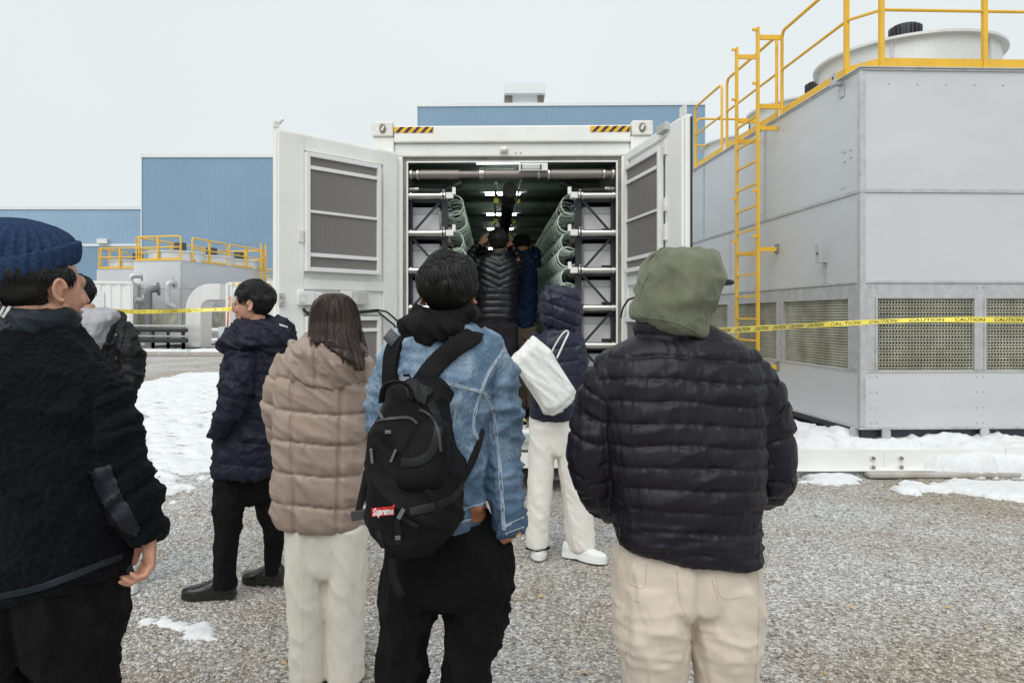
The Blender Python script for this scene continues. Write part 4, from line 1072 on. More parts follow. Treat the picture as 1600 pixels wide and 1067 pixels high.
def cloth(name, shape, vox, m, parent, fn=None, smooth=4):
    me = voxel(shape, vox, smooth)
    if fn:
        co, no = arrays(me); d = fn(co, no)
        co = co+no*d[:,None] if d.ndim == 1 else co+d
        setco(me, co)
    return finish(me, name, m, parent)
def puff(u, pitch, amp, crinkle=None):
    """quilted baffles: u distance across the seams"""
    ph = u/pitch-np.floor(u/pitch); ds = np.minimum(ph, 1-ph)*pitch; b = .55*(1-np.exp(-ds/.0055))+.45*np.sqrt((1-(2*ph-1)**2).clip(0, 1)); return amp*(b-.75), b
class Surf:
    """drapes seams, straps and labels on a garment by looking from the front side of the photograph"""
    def __init__(s, B, objs):
        s.B = B; vs = []; fs = []
        for o in (objs if isinstance(objs, (list, tuple)) else [objs]):
            me = o.data; b = len(vs); vs += [v.co.copy() for v in me.vertices]; fs += [tuple(b+i for i in p.vertices) for p in me.polygons]
        s.t = BVHTree.FromPolygons(vs, fs)
    def hit(s, px, py):
        o = CAMP-s.B.o; h = s.t.ray_cast(o, ray(px, py).normalized()); return (h[0], h[1]) if h[0] else (None, None)
    def path(s, pts, step=4.0, sm=True):
        P_ = smooth_rows(pts, 6) if sm and len(pts) > 2 else np.array(pts, float); out_ = []
        q = [P_[0]]
        for a, b in zip(P_, P_[1:]):
            n = max(1, int(np.hypot(*(b-a))/step)); q += [a+(b-a)*(i+1)/n for i in range(n)]
        for x, y in q:
            h, n = s.hit(x, y)
            if h is not None: out_.append((h, n))
        return out_
    def seam(s, m, pts, r=.0015, lift=.0005, step=4):
        h = s.path(pts, step)
        if len(h) > 2: m.tube([a+b*lift for a, b in h], r, 5)
        return m
    def ribbon(s, m, pts, w, th=.004, lift=.001, step=6, tilt=None, over=None):
        h = s.path(pts, step)
        if len(h) < 3: return m
        if over is not None:      # carry on over the shoulder and down the front
            T = lambda p: [(p+Vector((0,.03,.004)), Vector((0,-.3,1))), (p+Vector((0,.07,.0)), Vector((0,.2,1))), (p+Vector((0,.115,-.03)), Vector((0,.7,.7))), (p+Vector((0,.145,-.09)), Vector((0,1,.2))), (p+Vector((0,.15,-.17)), Vector((0,1,.05)))]
            h = (T(h[0][0])[::-1]+h) if over == 0 else (h+T(h[-1][0]))
        ps = [a for a, _ in h]; ns = [n for _, n in h]
        for _ in range(3):
            ps = [ps[0]]+[(a+b+c)/3 for a, b, c in zip(ps, ps[1:], ps[2:])]+[ps[-1]]; ns = [ns[0]]+[(a+b+c).normalized() for a, b, c in zip(ns, ns[1:], ns[2:])]+[ns[-1]]
        vs = []; k = len(ps)
        for i in range(k):
            t = (ps[min(i+1, k-1)]-ps[max(i-1, 0)]).normalized(); n = ns[i]; x = t.cross(n).normalized(); n = x.cross(t).normalized(); ww = w if not callable(w) else w(i/(k-1))
            c = ps[i]+n*lift
            vs += [c-x*ww/2-n*.004, c-x*ww/2+n*th*.8, c-x*ww*.42+n*th, c+x*ww*.42+n*th, c+x*ww/2+n*th*.8, c+x*ww/2-n*.004]
        fs = [(i*6+j, i*6+(j+1)%6, (i+1)*6+(j+1)%6, (i+1)*6+j) for i in range(k-1) for j in range(6)]+[tuple(range(6)), tuple((k-1)*6+j for j in range(6))]
        return m.add(vs, fs)
    def patch(s, m, poly, lift=.002, res=5.0):
        """fill a pixel polygon with a draped grid"""
        a = np.array(poly, float); x0, y0 = a.min(0); x1, y1 = a.max(0); nx = int((x1-x0)/res)+2; ny = int((y1-y0)/res)+2
        gx = np.linspace(x0, x1, nx); gy = np.linspace(y0, y1, ny); X, Y = np.meshgrid(gx, gy); P2 = np.stack([X.ravel(), Y.ravel()], 1)
        d = inpoly(P2, poly); idx = {}; vs = []
        for i, (x, y) in enumerate(P2):
            if d[i] > -res*.75:
                if d[i] < 0:   # pull onto the outline
                    best = None
                    for k in range(len(poly)):
                        p = a[k]; q = a[(k+1)%len(poly)]; t = np.clip(((x-p[0])*(q[0]-p[0])+(y-p[1])*(q[1]-p[1]))/((q-p)@(q-p)), 0, 1); r = p+t*(q-p); e = np.hypot(*(r-(x, y)))
                        if best is None or e < best[0]: best = (e, r)
                    x, y = best[1]
                h, n = s.hit(x, y)
                if h is not None: idx[i] = len(vs); vs.append(h+n*lift)
        fs = []
        for j in range(ny-1):
            for i in range(nx-1):
                q = [j*nx+i, j*nx+i+1, (j+1)*nx+i+1, (j+1)*nx+i]
                if all(t in idx for t in q): fs.append(tuple(idx[t] for t in q))
        return m.add(vs, fs)

# heads, ears, hands -----------------------------------------------------
def head_shape(c, yaw, k=1.0, pitch=0.0, ears=True, jaw=1.0):
    """head as overlapping closed shapes; c = centre of the skull; yaw 0 faces away from the camera (+y), +90 deg faces left (-x)"""
    m = MB(); Rm = Matrix.Rotation(yaw, 3, 'Z') @ Matrix.Rotation(pitch, 3, 'X')
    def P(x, y, z): return c+Rm @ Vector((x*k, y*k, z*k))
    def ell(x, y, z, rx, ry, rz, n=20, mm=12):
        q = MB().sphere((0,0,0), (rx*k, ry*k, rz*k), n, mm); m.add([P(x, y, z)+Rm @ Vector(v) for v in q.v], q.f)
    ell(0, -.012, .020, .076, .094, .088)           # cranium
    ell(0, .028, -.022, .066, .064, .085)           # face
    ell(0, .042, -.082, .042*jaw, .046, .038)       # chin
    ell(0, .005, -.062, .058*jaw, .055, .045)       # jaw corners
    ell(0, .078, .012, .048, .018, .022)            # brow
    ell(.033, .072, -.035, .022, .018, .02); ell(-.033, .072, -.035, .022, .018, .02)  # cheeks
    q = MB().tube([(0, .085, .008), (0, .098, -.014), (0, .108, -.033), (0, .088, -.046)], [.008, .010, .014, .011], 12)
    m.add([c+Rm @ (Vector(v)*k) for v in q.v], q.f)
    ell(0, .086, -.064, .024, .012, .007); ell(0, .084, -.076, .021, .012, .007)   # lips
    if ears:
        for sg in (-1, 1):
            pts = []; rad = []
            for i in range(13):
                a = R(-115+290*i/12); pts.append(c+Rm @ (Vector((sg*(.080+.010*(1 if i < 9 else .3)-.006*math.cos(a)), -.004-.014*math.cos(a-.15), -.012+.026*math.sin(a)))*k)); rad.append((.0052 if i > 1 else .007)*k)
            m.tube(pts, rad, 8)
            ell(sg*.081, -.006, -.012, .0045, .012, .024, 12, 8)
            ell(sg*.079, .004, -.040, .005, .007, .009, 10, 6)
    return m, P, Rm
def neck(a, b, r0, r1): return MB().tube([a, (Vector(a)+Vector(b))/2, b], [r0, (r0+r1)/2*.97, r1], 18)
def eyes(B, P, Rm, k=1.0):
    w = MB(); 
    for sg in (-1, 1): w.sphere(P(sg*.031, .070, -.012), .0115*k, 12, 8)
    o = w.build('eye', M['eye'], B.root, smooth=True); i = MB()
    for sg in (-1, 1): i.sphere(P(sg*.031, .0765, -.012), .0058*k, 10, 6)
    i.build('iris', M['hairmat'], o, smooth=True)
def hand_shape(w, d, nrm, k=1.0, right=True, curl=(.5,.6,.65,.7), thumb=(.5,.5), spread=.06):
    """w wrist point, d towards the fingers, nrm out of the back of the hand; thumb on the +x side for right=True"""
    d = Vector(d).normalized(); nrm = (Vector(nrm)-d*d.dot(Vector(nrm))).normalized(); x = d.cross(nrm)*(1 if right else -1)
    m = MB(); w = Vector(w)
    def Q(a, b, c): return w+(x*a+d*b+nrm*c)*k
    m.tube([Q(0,-.05,0), Q(0,-.01,0), Q(0,.015,0), Q(.002,.05,0), Q(.0,.082,0), Q(0,.092,0)], [(.027*k,.021*k),(.026*k,.019*k),(.031*k,.017*k),(.040*k,.016*k),(.040*k,.013*k),(.034*k,.010*k)], 16, flat=x)
    lens = ((.028, .043,.026,.021), (.010, .047,.029,.023), (-.009, .043,.027,.022), (-.027, .034,.021,.019)); rs = (.0088,.0090,.0086,.0076)
    for i, (off, a, b, c) in enumerate(lens):
        cu = curl[i]; base = Q(off, .080-.004*abs(i-1), .001); fd = (d+x*(1.5-i)*spread).normalized(); pts = [base-fd*.02*k, base]; ang = cu*.55
        ax = fd.cross(nrm).normalized()
        cur = base
        for L_, g in ((a, cu*.55), (b, cu*1.0), (c, cu*.6)):
            if g is not None: pass
            dirv = Matrix.Rotation(-ang, 3, ax) @ fd; nxt = cur+dirv*L_*k; pts += [cur.lerp(nxt, .5), nxt]; cur = nxt; ang += cu*1.0 if L_ is not c else 0
        r = rs[i]*k; m.tube(pts, [r*1.1, r*1.12]+[r*.98, r*1.03, r*.9, r*.93, r*.85, r*.62], 12); m.sphere(cur, r*.68, 8, 6)
    t0, t1 = thumb
    b0 = Q(.018, .018, -.006); dd = (x*.75+d*.75-nrm*.35*t0*2).normalized(); b1 = b0+dd*.042*k; d2 = (x*(.45-t1*.5)+d*.95-nrm*.45*t1*2).normalized(); b2 = b1+d2*.034*k; b3 = b2+(d2-nrm*.25*t1-x*.2).normalized()*.027*k
    m.tube([b0, b0.lerp(b1, .5), b1, b1.lerp(b2, .5), b2, b2.lerp(b3, .6), b3], [.014*k,.0145*k,.011*k,.0100*k,.0105*k,.0095*k,.006*k], 12)
    return m
def shoe(B, heel, toe, h=.075, wd=.052, m=None, sole=None, boot=.11, name='shoe', laces=True, solec=.022, ank=None):
    """heel, toe: ground points (local)"""
    heel = Vector(heel); toe = Vector(toe); d = toe-heel; L_ = d.length; d.normalize(); x = Vector((d.y, -d.x, 0)); up = Vector((0,0,1))
    prof = [(.0,.62,.80),(.03,.80,.95),(.12,.86,1.05),(.25,.80,1.05),(.38,.82,.95),(.5,.92,.80),(.62,1.0,.66),(.75,1.0,.56),(.87,.86,.50),(.96,.55,.40),(1.0,.25,.30)]
    def mk(h0, f, ex=1.0):
        vs = []; n = 16
        for t, w_, hh in prof:
            c = heel+d*(L_*t)
            for k in range(n):
                a = 2*math.pi*k/n; ca, sa = math.cos(a), math.sin(a)
                px_ = wd*w_*ex*math.copysign(abs(ca)**.8, ca); pz = f(t, hh, sa)
                vs.append(c+x*px_+up*pz)
        r = len(prof); fs = [(i*n+k, i*n+(k+1)%n, (i+1)*n+(k+1)%n, (i+1)*n+k) for i in range(r-1) for k in range(n)]+[tuple(range(n)), tuple((r-1)*n+k for k in range(n))[::-1]]
        return MB().add(vs, fs)
    upm = mk(0, lambda t, hh, sa: solec*.8+(h*hh if sa > 0 else 0)*abs(sa)**.75 if sa > 0 else solec*.6)
    o = cloth(name, join(upm, MB().tube([heel+d*L_*.20+up*.03, heel+d*L_*.22+up*boot], [(wd*.72, wd*.95), (wd*.66, wd*.85)], 16, flat=x)), .0045 if B.s > 200 else .007, m, B.root, lambda co, no: -.0015*ridge(co, 45, 3), 3)
    sm = mk(0, lambda t, hh, sa: solec if sa > 0 else (.0 if (t < .33 or t > .45 or solec < .02) else .006), 1.07)
    sm.build('sole', sole, o, smooth='auto')
    if laces:
        l = MB()
        for k in range(4):
            t = .42+.07*k; hh = .92-.35*(t-.4)/.35*1.0; c = heel+d*L_*t+up*(solec*.8+h*(.93-.10*k)+.001); l.tube([c-x*.016-up*.004, c+up*.003, c+x*.016-up*.004], .0022, 5)
        l.build('lace', M['lace'] if sole.name.startswith('white') is False else M['white2'], o)
    return o
def hair(B, P, Rm, name, style='short', n=2600, k=1.0, seed=1, m=None, mask=None, length=.045, thick=.0022, scale=(1,1,1), tail=None, crown=(0,-.06,.10), lift=.010, shell=None):
    """scalp shell plus thousands of locks combed away from the crown"""
    rg = random.Random(seed); mm = MB(); sc = MB()
    E0 = Vector((.0785*scale[0], .097*scale[1], .092*scale[2])); c0 = Vector((0, -.012, .020)); cr = Vector(crown)
    def EE(v):
        t = min(1, max(0, (v.z+.25)/.45)); t = t*t*(3-2*t); return Vector((.0775+(E0.x-.0775)*t, .094+(E0.y-.094)*t, E0.z if v.z > 0 else .092))
    base_line = lambda v: (v.z > .056 and v.y < .076) or (v.y < -.030 and v.z > -.075) or (v.y < .05 and v.z > .018)
    hairline = mask or base_line
    # shell
    q = MB().sphere((0,0,0), (1,1,1), 40, 28); idx = {}; vs = []; fs = []
    for i, v in enumerate(q.v):
        v = Vector(v); E = EE(v); p = c0+Vector((v.x*E.x, v.y*E.y, v.z*E.z))
        if hairline(p) : idx[i] = len(vs); vs.append(P(p.x, p.y, p.z)+Rm @ (v*.004*k))
    for f in q.f:
        if all(i in idx for i in f): fs.append(tuple(idx[i] for i in f))
    sc.add(vs, fs)
    tries = 0; cnt = 0
    def clump(p): return mnoise.noise(Vector((p.x, p.y, p.z))*26+Vector((seed, 0, 0)))
    while cnt < n and tries < n*6:
        tries += 1
        z = rg.uniform(-.85, 1); a = rg.uniform(0, 2*math.pi); rr = math.sqrt(1-z*z); v = Vector((rr*math.cos(a), rr*math.sin(a), z)); E = EE(v); p = c0+Vector((v.x*E.x, v.y*E.y, v.z*E.z))
        if not hairline(p): continue
        cnt += 1
        nrm = v.normalized(); t = (p-cr); t -= nrm*t.dot(nrm)
        if t.length < .002: t = nrm.orthogonal()
        t.normalize(); tw = t.cross(nrm); t = (t+tw*(.35+.9*clump(p*.6)+rg.uniform(-.3,.3))+Vector((0,0,-.25))).normalized()
        L_ = length*rg.uniform(.55, 1.15)
        if style == 'short' and p.z < -.01: L_ *= max(.28, 1+(p.z+.01)*12); 
        cp = []; pos = p.copy(); nn = nrm; steps = 4
        lf = lift*(1 if p.z > .03 else .3)*(1+1.1*clump(p)*(1 if p.z > .0 else .3))
        for j in range(steps+1):
            cp.append(pos+nn*(lf*math.sin(min(1, (j+.3)/steps*1.2)*2.2)*(1 if style == 'short' else .5)+.002))
            pos = pos+t*(L_/steps); w = Vector(((pos-c0).x/E.x, (pos-c0).y/E.y, (pos-c0).z/E.z)); l = w.length
            if l > 0: w /= l; pos = c0+Vector((w.x*E.x, w.y*E.y, w.z*E.z)); nn = w.normalized()
            t = (t+Vector((rg.uniform(-.12,.12), rg.uniform(-.12,.12), rg.uniform(-.15,.05)))); t -= nn*t.dot(nn); t.normalize()
        th = thick*rg.uniform(.6, 1.3)*k
        pts = [P(*c) for c in cp]
        mm.tube(pts, [(th*1.1, th*.5), (th*1.2, th*.55), (th, th*.45), (th*.7, th*.3), (th*.15, th*.1)], 3, cap=False)
    sc.add(mm.v, mm.f)
    return sc.build(name, m or M['hairmat'], B.root, smooth=True)
M['skin'] = mat('skin', (.50,.275,.18), .5, var=.12, vs=22, tint=(.56,.285,.20), bump=.12, bs=160, bdist=.002, spec=.35)
M['skin2'] = mat('skin_ruddy', (.56,.25,.17), .5, var=.12, vs=14, bump=.12, bs=160, bdist=.002, spec=.35)
for k in ('skin', 'skin2'):
    b = nodes(M[k])[2]; b.inputs['Subsurface Weight'].default_value = .12; b.inputs['Subsurface Radius'].default_value = (.01,.004,.002); b.inputs['Subsurface Scale'].default_value = .6
M['eye'] = mat('eye_white', (.7,.68,.65), .3, var=.02)
M['hairmat'] = mat('black_hair', (.010,.009,.009), .42, var=.3, vs=30, spec=.45)
M['hairbrown'] = mat('dark_brown_hair', (.024,.014,.011), .38, var=.45, vs=40, tint=(.042,.023,.016), spec=.5, stretch=(1,1,.2))
M['lace'] = mat('black_lace', (.02,.02,.02), .6)
def folds(m, amt=.5, sc=(16,16,7), dist=.012):
    """adds cloth creases to a material's normal"""
    N, L, b = nodes(m); co = N.new('ShaderNodeTexCoord'); mp = N.new('ShaderNodeMapping'); mp.inputs['Scale'].default_value = sc; mp.inputs['Rotation'].default_value = (.2,.35,.3)
    L.new(co.outputs['Object'], mp.inputs[0]); n = N.new('ShaderNodeTexNoise'); n.noise_type = 'RIDGED_MULTIFRACTAL'; n.inputs['Scale'].default_value = 1; n.inputs['Detail'].default_value = 3
    L.new(mp.outputs[0], n.inputs['Vector']); bb = N.new('ShaderNodeBump'); bb.inputs['Strength'].default_value = amt; bb.inputs['Distance'].default_value = dist
    L.new(n.outputs['Fac'], bb.inputs['Height'])
    if b.inputs['Normal'].links: L.new(b.inputs['Normal'].links[0].from_socket, bb.inputs['Normal'])
    L.new(bb.outputs[0], b.inputs['Normal']); return m
def fabric(name, col, rough=.8, weave=600, bump=.35, fold=.35, **kw):
    kw.setdefault('spec', .2); m = mat(name, col, rough, bump=bump, bs=weave, bdist=.0015, **kw)
    return folds(m, fold) if fold else m
# ------------------------------------------------------------ 1. hooded man in the black quilted jacket
M['nylon'] = folds(mat('black_plum_nylon', (.0080,.0066,.0115), .46, var=.12, vs=5, bump=.10, bs=90, spec=.28, bdist=.002), .6, (38,26,10), .008)
M['olive'] = fabric('olive_sweatshirt', (.145,.155,.105), .92, 420, .5, var=.14, vs=22, sheen=.2)
M['beigecord'] = fabric('beige_trousers', (.60,.525,.44), .9, 520, .5, var=.05, vs=8, sheen=.2)
B = Body(1072, 590, 'man in an olive hood, black quilted jacket and beige trousers with his back turned')
def pp(l): return [tuple(B.p(x, y, o)) for x, y, o in l]
tors = B.torso([(505,1030,1100,.05,.02),(522,1000,1135,.07,.02),(540,965,1160,.095,.02),(562,942,1178,.115,.02),(600,936,1190,.13,.015),(650,940,1190,.14,.01),(710,948,1188,.145,.0),(770,956,1187,.145,.0),(800,958,1183,.14,.0,-.03),(835,960,1182,.138,.0,-.09),(856,964,1180,.13,.0,-.14),(862,974,1176,.115,.0,-.14)], ex=2.6)
armL = B.limb([(975,572,.02,34),(952,600,.02,40),(935,650,.03,41),(926,705,.03,40),(932,752,.05,36),(955,785,.14,34),(1000,800,.26,30)])
armR = B.limb([(1145,568,.02,36),(1172,600,.02,42),(1190,650,.03,44),(1201,700,.04,42),(1200,745,.06,39),(1180,765,.15,34),(1130,775,.26,30)])
col = B.torso([(500,995,1100,.075,.025),(510,990,1104,.082,.025),(522,990,1106,.085,.025),(535,1000,1100,.08,.02)], ex=2.1)
ch = [(pp([(1065,540,0),(1070,870,0)]), [.22,.22]), (pp([(968,572,.02),(921,650,.03),(910,705,.03),(955,785,.14),(1000,800,.26)]), [.06,.076,.074,.056,.05]), (pp([(1150,568,.02),(1200,650,.03),(1210,700,.04),(1180,765,.15),(1130,775,.26)]), [.06,.08,.074,.056,.05])]
def qu(co, no):
    who, al, q = seglabel(co, ch)
    x = co[:,0]; z = co[:,2]
    u = z+.16*x**2+.006*np.sin(x*14)+fbm(co, 5, 2)*.012
    back = who == 0
    zt = 1.53
    low = ((1.08-z)/.1).clip(0, 1)          # bunched lower part: tighter seams
    pit = .054
    d1, b1 = puff(u+.012, pit, .0115)
    d2, b2 = puff(al+.01*np.sin(co[:,0]*30)-x*.15, .062, .0150)
    b = np.where(back, b1, b2); d = np.where(back, d1, d2)
    cr = ridge(co, (30, 18, 6), 5, 2)**2*.009*(1.2-b)+fbm(co, (60, 40, 16), 9)*.0022
    big = ridge(co+np.stack([.55*z, 0*z, -.45*x], 1), (4.5, 3, 9), 12, 2)**1.5*.009+fbm(co, (5, 5, 9), 3)*.006
    bunch = low*(ridge(co, (2.5, 3, 24), 7, 3)*.013-.005)
    shp = d*(1-.35*low)+cr+big-.004+bunch
    shp[co[:,2] > 1.46] *= .5
    return shp
jac = cloth('quilted_jacket', join(tors, armL, armR, col), .0047, M['nylon'], B.root, qu, 3)
# trousers
def trous(B, rows_l, rows_r, hip, m, vox=.007, amp=.006, seed=3, name='trousers', z_amp=(9,9,4), extra=None, smooth=4):
    l = tuple(hip[-1]); w = l[2]-l[1]; hip = list(hip)+[(l[0]+.022*B.s, l[1]+.22*w, l[2]-.22*w, l[3]*.65, l[4]), (l[0]+.042*B.s, l[1]+.40*w, l[2]-.40*w, l[3]*.35, l[4])]
    sh = join(B.torso(hip, ex=2.3), B.limb(rows_l, 24), B.limb(rows_r, 24))
    def f(co, no):
        d = ridge(co+np.stack([.35*co[:,2], 0*co[:,0], .5*np.abs(co[:,0])], 1), z_amp, seed, 3)**1.5*amp*3.2-amp*.8+fbm(co, 7, seed+1)*amp
        if extra: d = d+extra(co)
        return d
    return cloth(name, sh, vox, m, B.root, f, smooth)
tr = trous(B, [(1018,900,.0,(60,68)),(1020,980,.0,(56,66)),(1022,1070,0,(47,50)),(1026,1200,.0,(42,44)),(1030,1330,.02,(38,40)),(1032,1402,.02,(36,42))],
   [(1124,900,0,(60,68)),(1130,980,0,(56,66)),(1137,1070,0,(46,50)),(1140,1200,0,(42,44)),(1144,1330,.02,(38,40)),(1146,1402,.02,(36,42))],
   [(840,968,1176,.10,.0),(880,960,1184,.118,.0),(915,958,1186,.118,0),(940,962,1184,.108,0)], M['beigecord'], .0065, .0045, 5, extra=lambda co: (-.010*np.exp(-((co[:,0]-B.p(1073,0)[0])/.012)**2)*(co[:,2] > .70)*(co[:,2] < .95)+ridge(co+np.stack([.9*co[:,2]*np.sign(co[:,0]), 0*co[:,0], 0*co[:,0]], 1), (5,4,16), 77, 2)**1.5*.010*np.exp(-((co[:,2]-.74)/.08)**2))*(co[:,1] < .03))
S = Surf(B, tr); sm = MB()
for pl in ([(962,870),(985,930),(1000,940)], [(1010,880),(1005,918),(978,908)], [(1058,890),(1061,935),(1072,960)], [(1118,900),(1128,934),(1164,931)], [(1112,905),(1122,936)], [(1183,890),(1186,960),(1180,1066)], [(975,960),(978,1000),(980,1066)]): S.seam(sm, pl, .0010)
sm.build_each('trouser_seam', mat('beige_stitch', (.50,.43,.35), .8), tr)
# head, hood, cap
hm, P_, Rm = head_shape(B.p(1064,452,.03), R(-60), 1.0)
bd = join(hm, neck(B.p(1052,500,.02), B.p(1050,560,.02), .06, .075), B.torso([(545,975,1140,.07,.02),(620,975,1150,.10,.01),(900,985,1160,.10,0),(930,985,1160,.09,0)]),
   B.limb([(980,590,.02,22),(940,655,.03,22),(932,710,.03,20),(965,785,.16,18),(1000,800,.26,16)]), B.limb([(1140,590,.02,22),(1186,655,.03,22),(1194,710,.04,20),(1170,760,.16,18),(1130,775,.26,16)]),
   B.limb([(1020,910,0,36),(1026,1200,0,24),(1030,1390,.02,18)]), B.limb([(1132,910,0,36),(1140,1200,0,24),(1146,1390,.02,18)]),
   hand_shape(B.p(1000,800,.26), (.8,.4,-.1), (0,.3,1), 1, False), hand_shape(B.p(1130,775,.26), (-.8,.4,-.1), (0,.3,1), 1, True))
body = finish(voxel(bd, .0055, 2), 'body', M['skin'], B.root)
hs = B.torso([(390,1054,1078,.04,.03),(393,1036,1098,.07,.03),(400,1020,1113,.098,.03),(412,1009,1121,.118,.03),(430,1001,1125,.13,.03),(450,996,1124,.135,.03),(472,990,1115,.13,.02),(487,986,1106,.115,.02),(500,992,1100,.10,.015),(516,1030,1099,.085,.01),(526,1070,1099,.06,.0)], ex=2.05)
def hf(co, no):
    x, z = co[:,0], co[:,2]
    w = ridge(co+np.stack([.9*z, 0*z, -.35*x], 1), (7, 6, 3.5), 21, 2)**1.8*.018-.006+fbm(co, 5, 4)*.003
    w += ridge(co, (12, 8, 2.6), 25, 2)**1.6*.012*(z < 1.72)
    return w
hood = cloth('hood', hs, .005, M['olive'], B.root, hf, 5)
S = Surf(B, hood); sm = MB(); S.seam(sm, [(1036,388),(1018,402),(1012,418),(1016,428)], .0018); S.seam(sm, [(1012,432),(1004,450),(998,472),(1003,488)], .0018); S.seam(sm, [(988,480),(1005,494),(1040,500),(1075,512),(1096,524)], .0016)
sm.build('hood_seam', M['olive'], hood)
cap = MB(); bc = P_(0, .085, .045)
vs = []
fx = Rm @ Vector((0,1,0)); rx = Rm @ Vector((1,0,0))
for i in range(9):
    a = math.pi*i/8; vs.append(bc+rx*(-.07*math.cos(a))+fx*(.085*math.sin(a)**.7)+Vector((0,0,-.012*math.sin(a)+.012*abs(math.cos(a))*0-.02)))
cap.prism(vs, (0,0,.004)); cap.sphere(P_(0,.0,.045), (.078,.080,.045), 20, 12)
cap.build('cap', mat('dark_grey_cap', (.045,.055,.065), .8, bump=.3, bs=300), B.root, smooth='auto')
for x0, x1 in ((1032,1022),(1148,1158)):
    h = B.p(x0, 1402, -.05); h.z = 0; t = B.p(x1, 1402, .22); t.z = 0; 
    shoe(B, h, t, m=M['white2'], sole=M['gbox'], boot=.10)
M['dk'] = fabric('black_cotton', (.0065,.006,.006), .85, 500, .3, var=.2)

# ------------------------------------------------------------ 2. man in the denim jacket
B = Body(700, 500, 'man in a light blue denim jacket and black trousers wearing a black backpack')
def denim_mat():
    m = mat('washed_denim', (.13,.24,.38), .82, var=.0); N, L, b = nodes(m); co = N.new('ShaderNodeTexCoord')
    a = N.new('ShaderNodeTexNoise'); a.inputs['Scale'].default_value = 5; a.inputs['Detail'].default_value = 7; a.inputs['Roughness'].default_value = .65; L.new(co.outputs['Object'], a.inputs['Vector'])
    mp = N.new('ShaderNodeMapping'); mp.inputs['Scale'].default_value = (500, 500, 90); L.new(co.outputs['Object'], mp.inputs[0])
    w = N.new('ShaderNodeTexNoise'); w.inputs['Scale'].default_value = 1; w.inputs['Detail'].default_value = 2; L.new(mp.outputs[0], w.inputs['Vector'])
    sp = N.new('ShaderNodeSeparateXYZ'); L.new(co.outputs['Object'], sp.inputs[0])
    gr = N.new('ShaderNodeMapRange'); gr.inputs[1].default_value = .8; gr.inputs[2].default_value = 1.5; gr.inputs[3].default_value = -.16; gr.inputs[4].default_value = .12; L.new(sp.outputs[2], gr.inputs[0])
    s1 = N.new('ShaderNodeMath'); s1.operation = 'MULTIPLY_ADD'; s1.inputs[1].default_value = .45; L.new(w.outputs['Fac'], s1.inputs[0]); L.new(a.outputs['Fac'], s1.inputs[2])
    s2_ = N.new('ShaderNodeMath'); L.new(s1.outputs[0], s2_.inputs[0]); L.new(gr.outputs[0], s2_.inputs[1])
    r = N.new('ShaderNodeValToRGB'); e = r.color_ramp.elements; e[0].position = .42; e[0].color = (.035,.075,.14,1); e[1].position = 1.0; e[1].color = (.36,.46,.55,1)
    x = e.new(.72); x.color = (.085,.15,.235,1)
    L.new(s2_.outputs[0], r.inputs['Fac']); L.new(r.outputs[0], b.inputs['Base Color'])
    bb = N.new('ShaderNodeBump'); bb.inputs['Strength'].default_value = .5; bb.inputs['Distance'].default_value = .0012; L.new(w.outputs['Fac'], bb.inputs['Height']); L.new(bb.outputs[0], b.inputs['Normal'])
    return m
M['denim'] = denim_mat(); M['stitch'] = mat('pale_denim_stitch', (.50,.53,.54), .8, var=.1); M['denimseam'] = mat('worn_denim_seam', (.24,.32,.40), .85, var=.25, vs=60)
tors = B.torso([(498,650,738,.05,.02),(512,632,752,.075,.02),(528,610,770,.10,.02),(548,598,783,.115,.015),(590,594,780,.125,.01),(640,593,770,.13,.01),(700,590,764,.13,0),(750,597,758,.13,0),(790,602,758,.128,0),(806,604,759,.128,0),(814,607,758,.122,0)], ex=2.4)
armR = B.limb([(750,540,.02,25),(768,570,.02,31),(774,620,.03,34),(779,680,.04,34),(784,730,.03,32),(790,775,.01,29),(795,812,-.01,26),(796,826,-.01,25)])
armL = B.limb([(630,545,.02,24),(614,575,.02,29),(608,630,.03,31),(607,690,.04,31),(613,740,.08,28),(628,775,.16,26)])
ch2 = [([tuple(B.p(675,540)), tuple(B.p(680,820))], [.19,.19]), ([tuple(B.p(*q)) for q in ((755,540,.02),(786,620,.03),(791,730,.03),(803,825,-.01))], [.06,.074,.07,.056]), ([tuple(B.p(*q)) for q in ((620,545,.02),(590,630,.03),(590,690,.04),(620,775,.16))], [.06,.07,.07,.055])]
def dn(co, no):
    who, al, q = seglabel(co, ch2); x, z = co[:,0], co[:,2]
    w = ridge(co+np.stack([.5*z, 0*z, -.3*x], 1), (6, 6, 6), 31, 3)**1.6*.026-.007
    a = ridge(np.stack([al, x*.6+z*.2, co[:,1]], 1), (15, 6, 6), 33, 2)**1.5*.016*(who > 0)
    return w+a+fbm(co, 14, 3)*.002-.003*(np.abs(z-.905) < .02)*(who == 0)
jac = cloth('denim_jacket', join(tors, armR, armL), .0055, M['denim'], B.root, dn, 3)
hm, P_, Rm = head_shape(B.p(700,455,.02), R(-6), .96)
hipb = B.limb([(645,850,0,32),(640,1050,0,22),(628,1240,.02,18)])
bd = join(hm, neck(B.p(700,478,.02), B.p(698,530,.02), .06, .07), B.torso([(530,620,760,.07,.02),(600,610,755,.09,.01),(820,620,750,.09,0),(860,620,780,.09,0)]), hipb, B.limb([(748,850,0,30),(738,960,0,24),(726,1060,0,20),(724,1240,.02,16)]),
   B.limb([(750,555,.02,18),(772,640,.03,19),(783,730,.03,17),(794,815,-.01,14),(795,826,-.01,13)]), B.limb([(630,560,.02,18),(609,650,.03,18),(612,740,.09,16),(628,775,.16,14)]),
   hand_shape(B.p(795,812,.0), (-.18,.12,-1), (.75,-.55,0), 1.0, False, (.5,.5,.5,.5)), hand_shape(B.p(622,778,.17), (.6,.6,-.5), (0,-.3,1), 1.0, False))
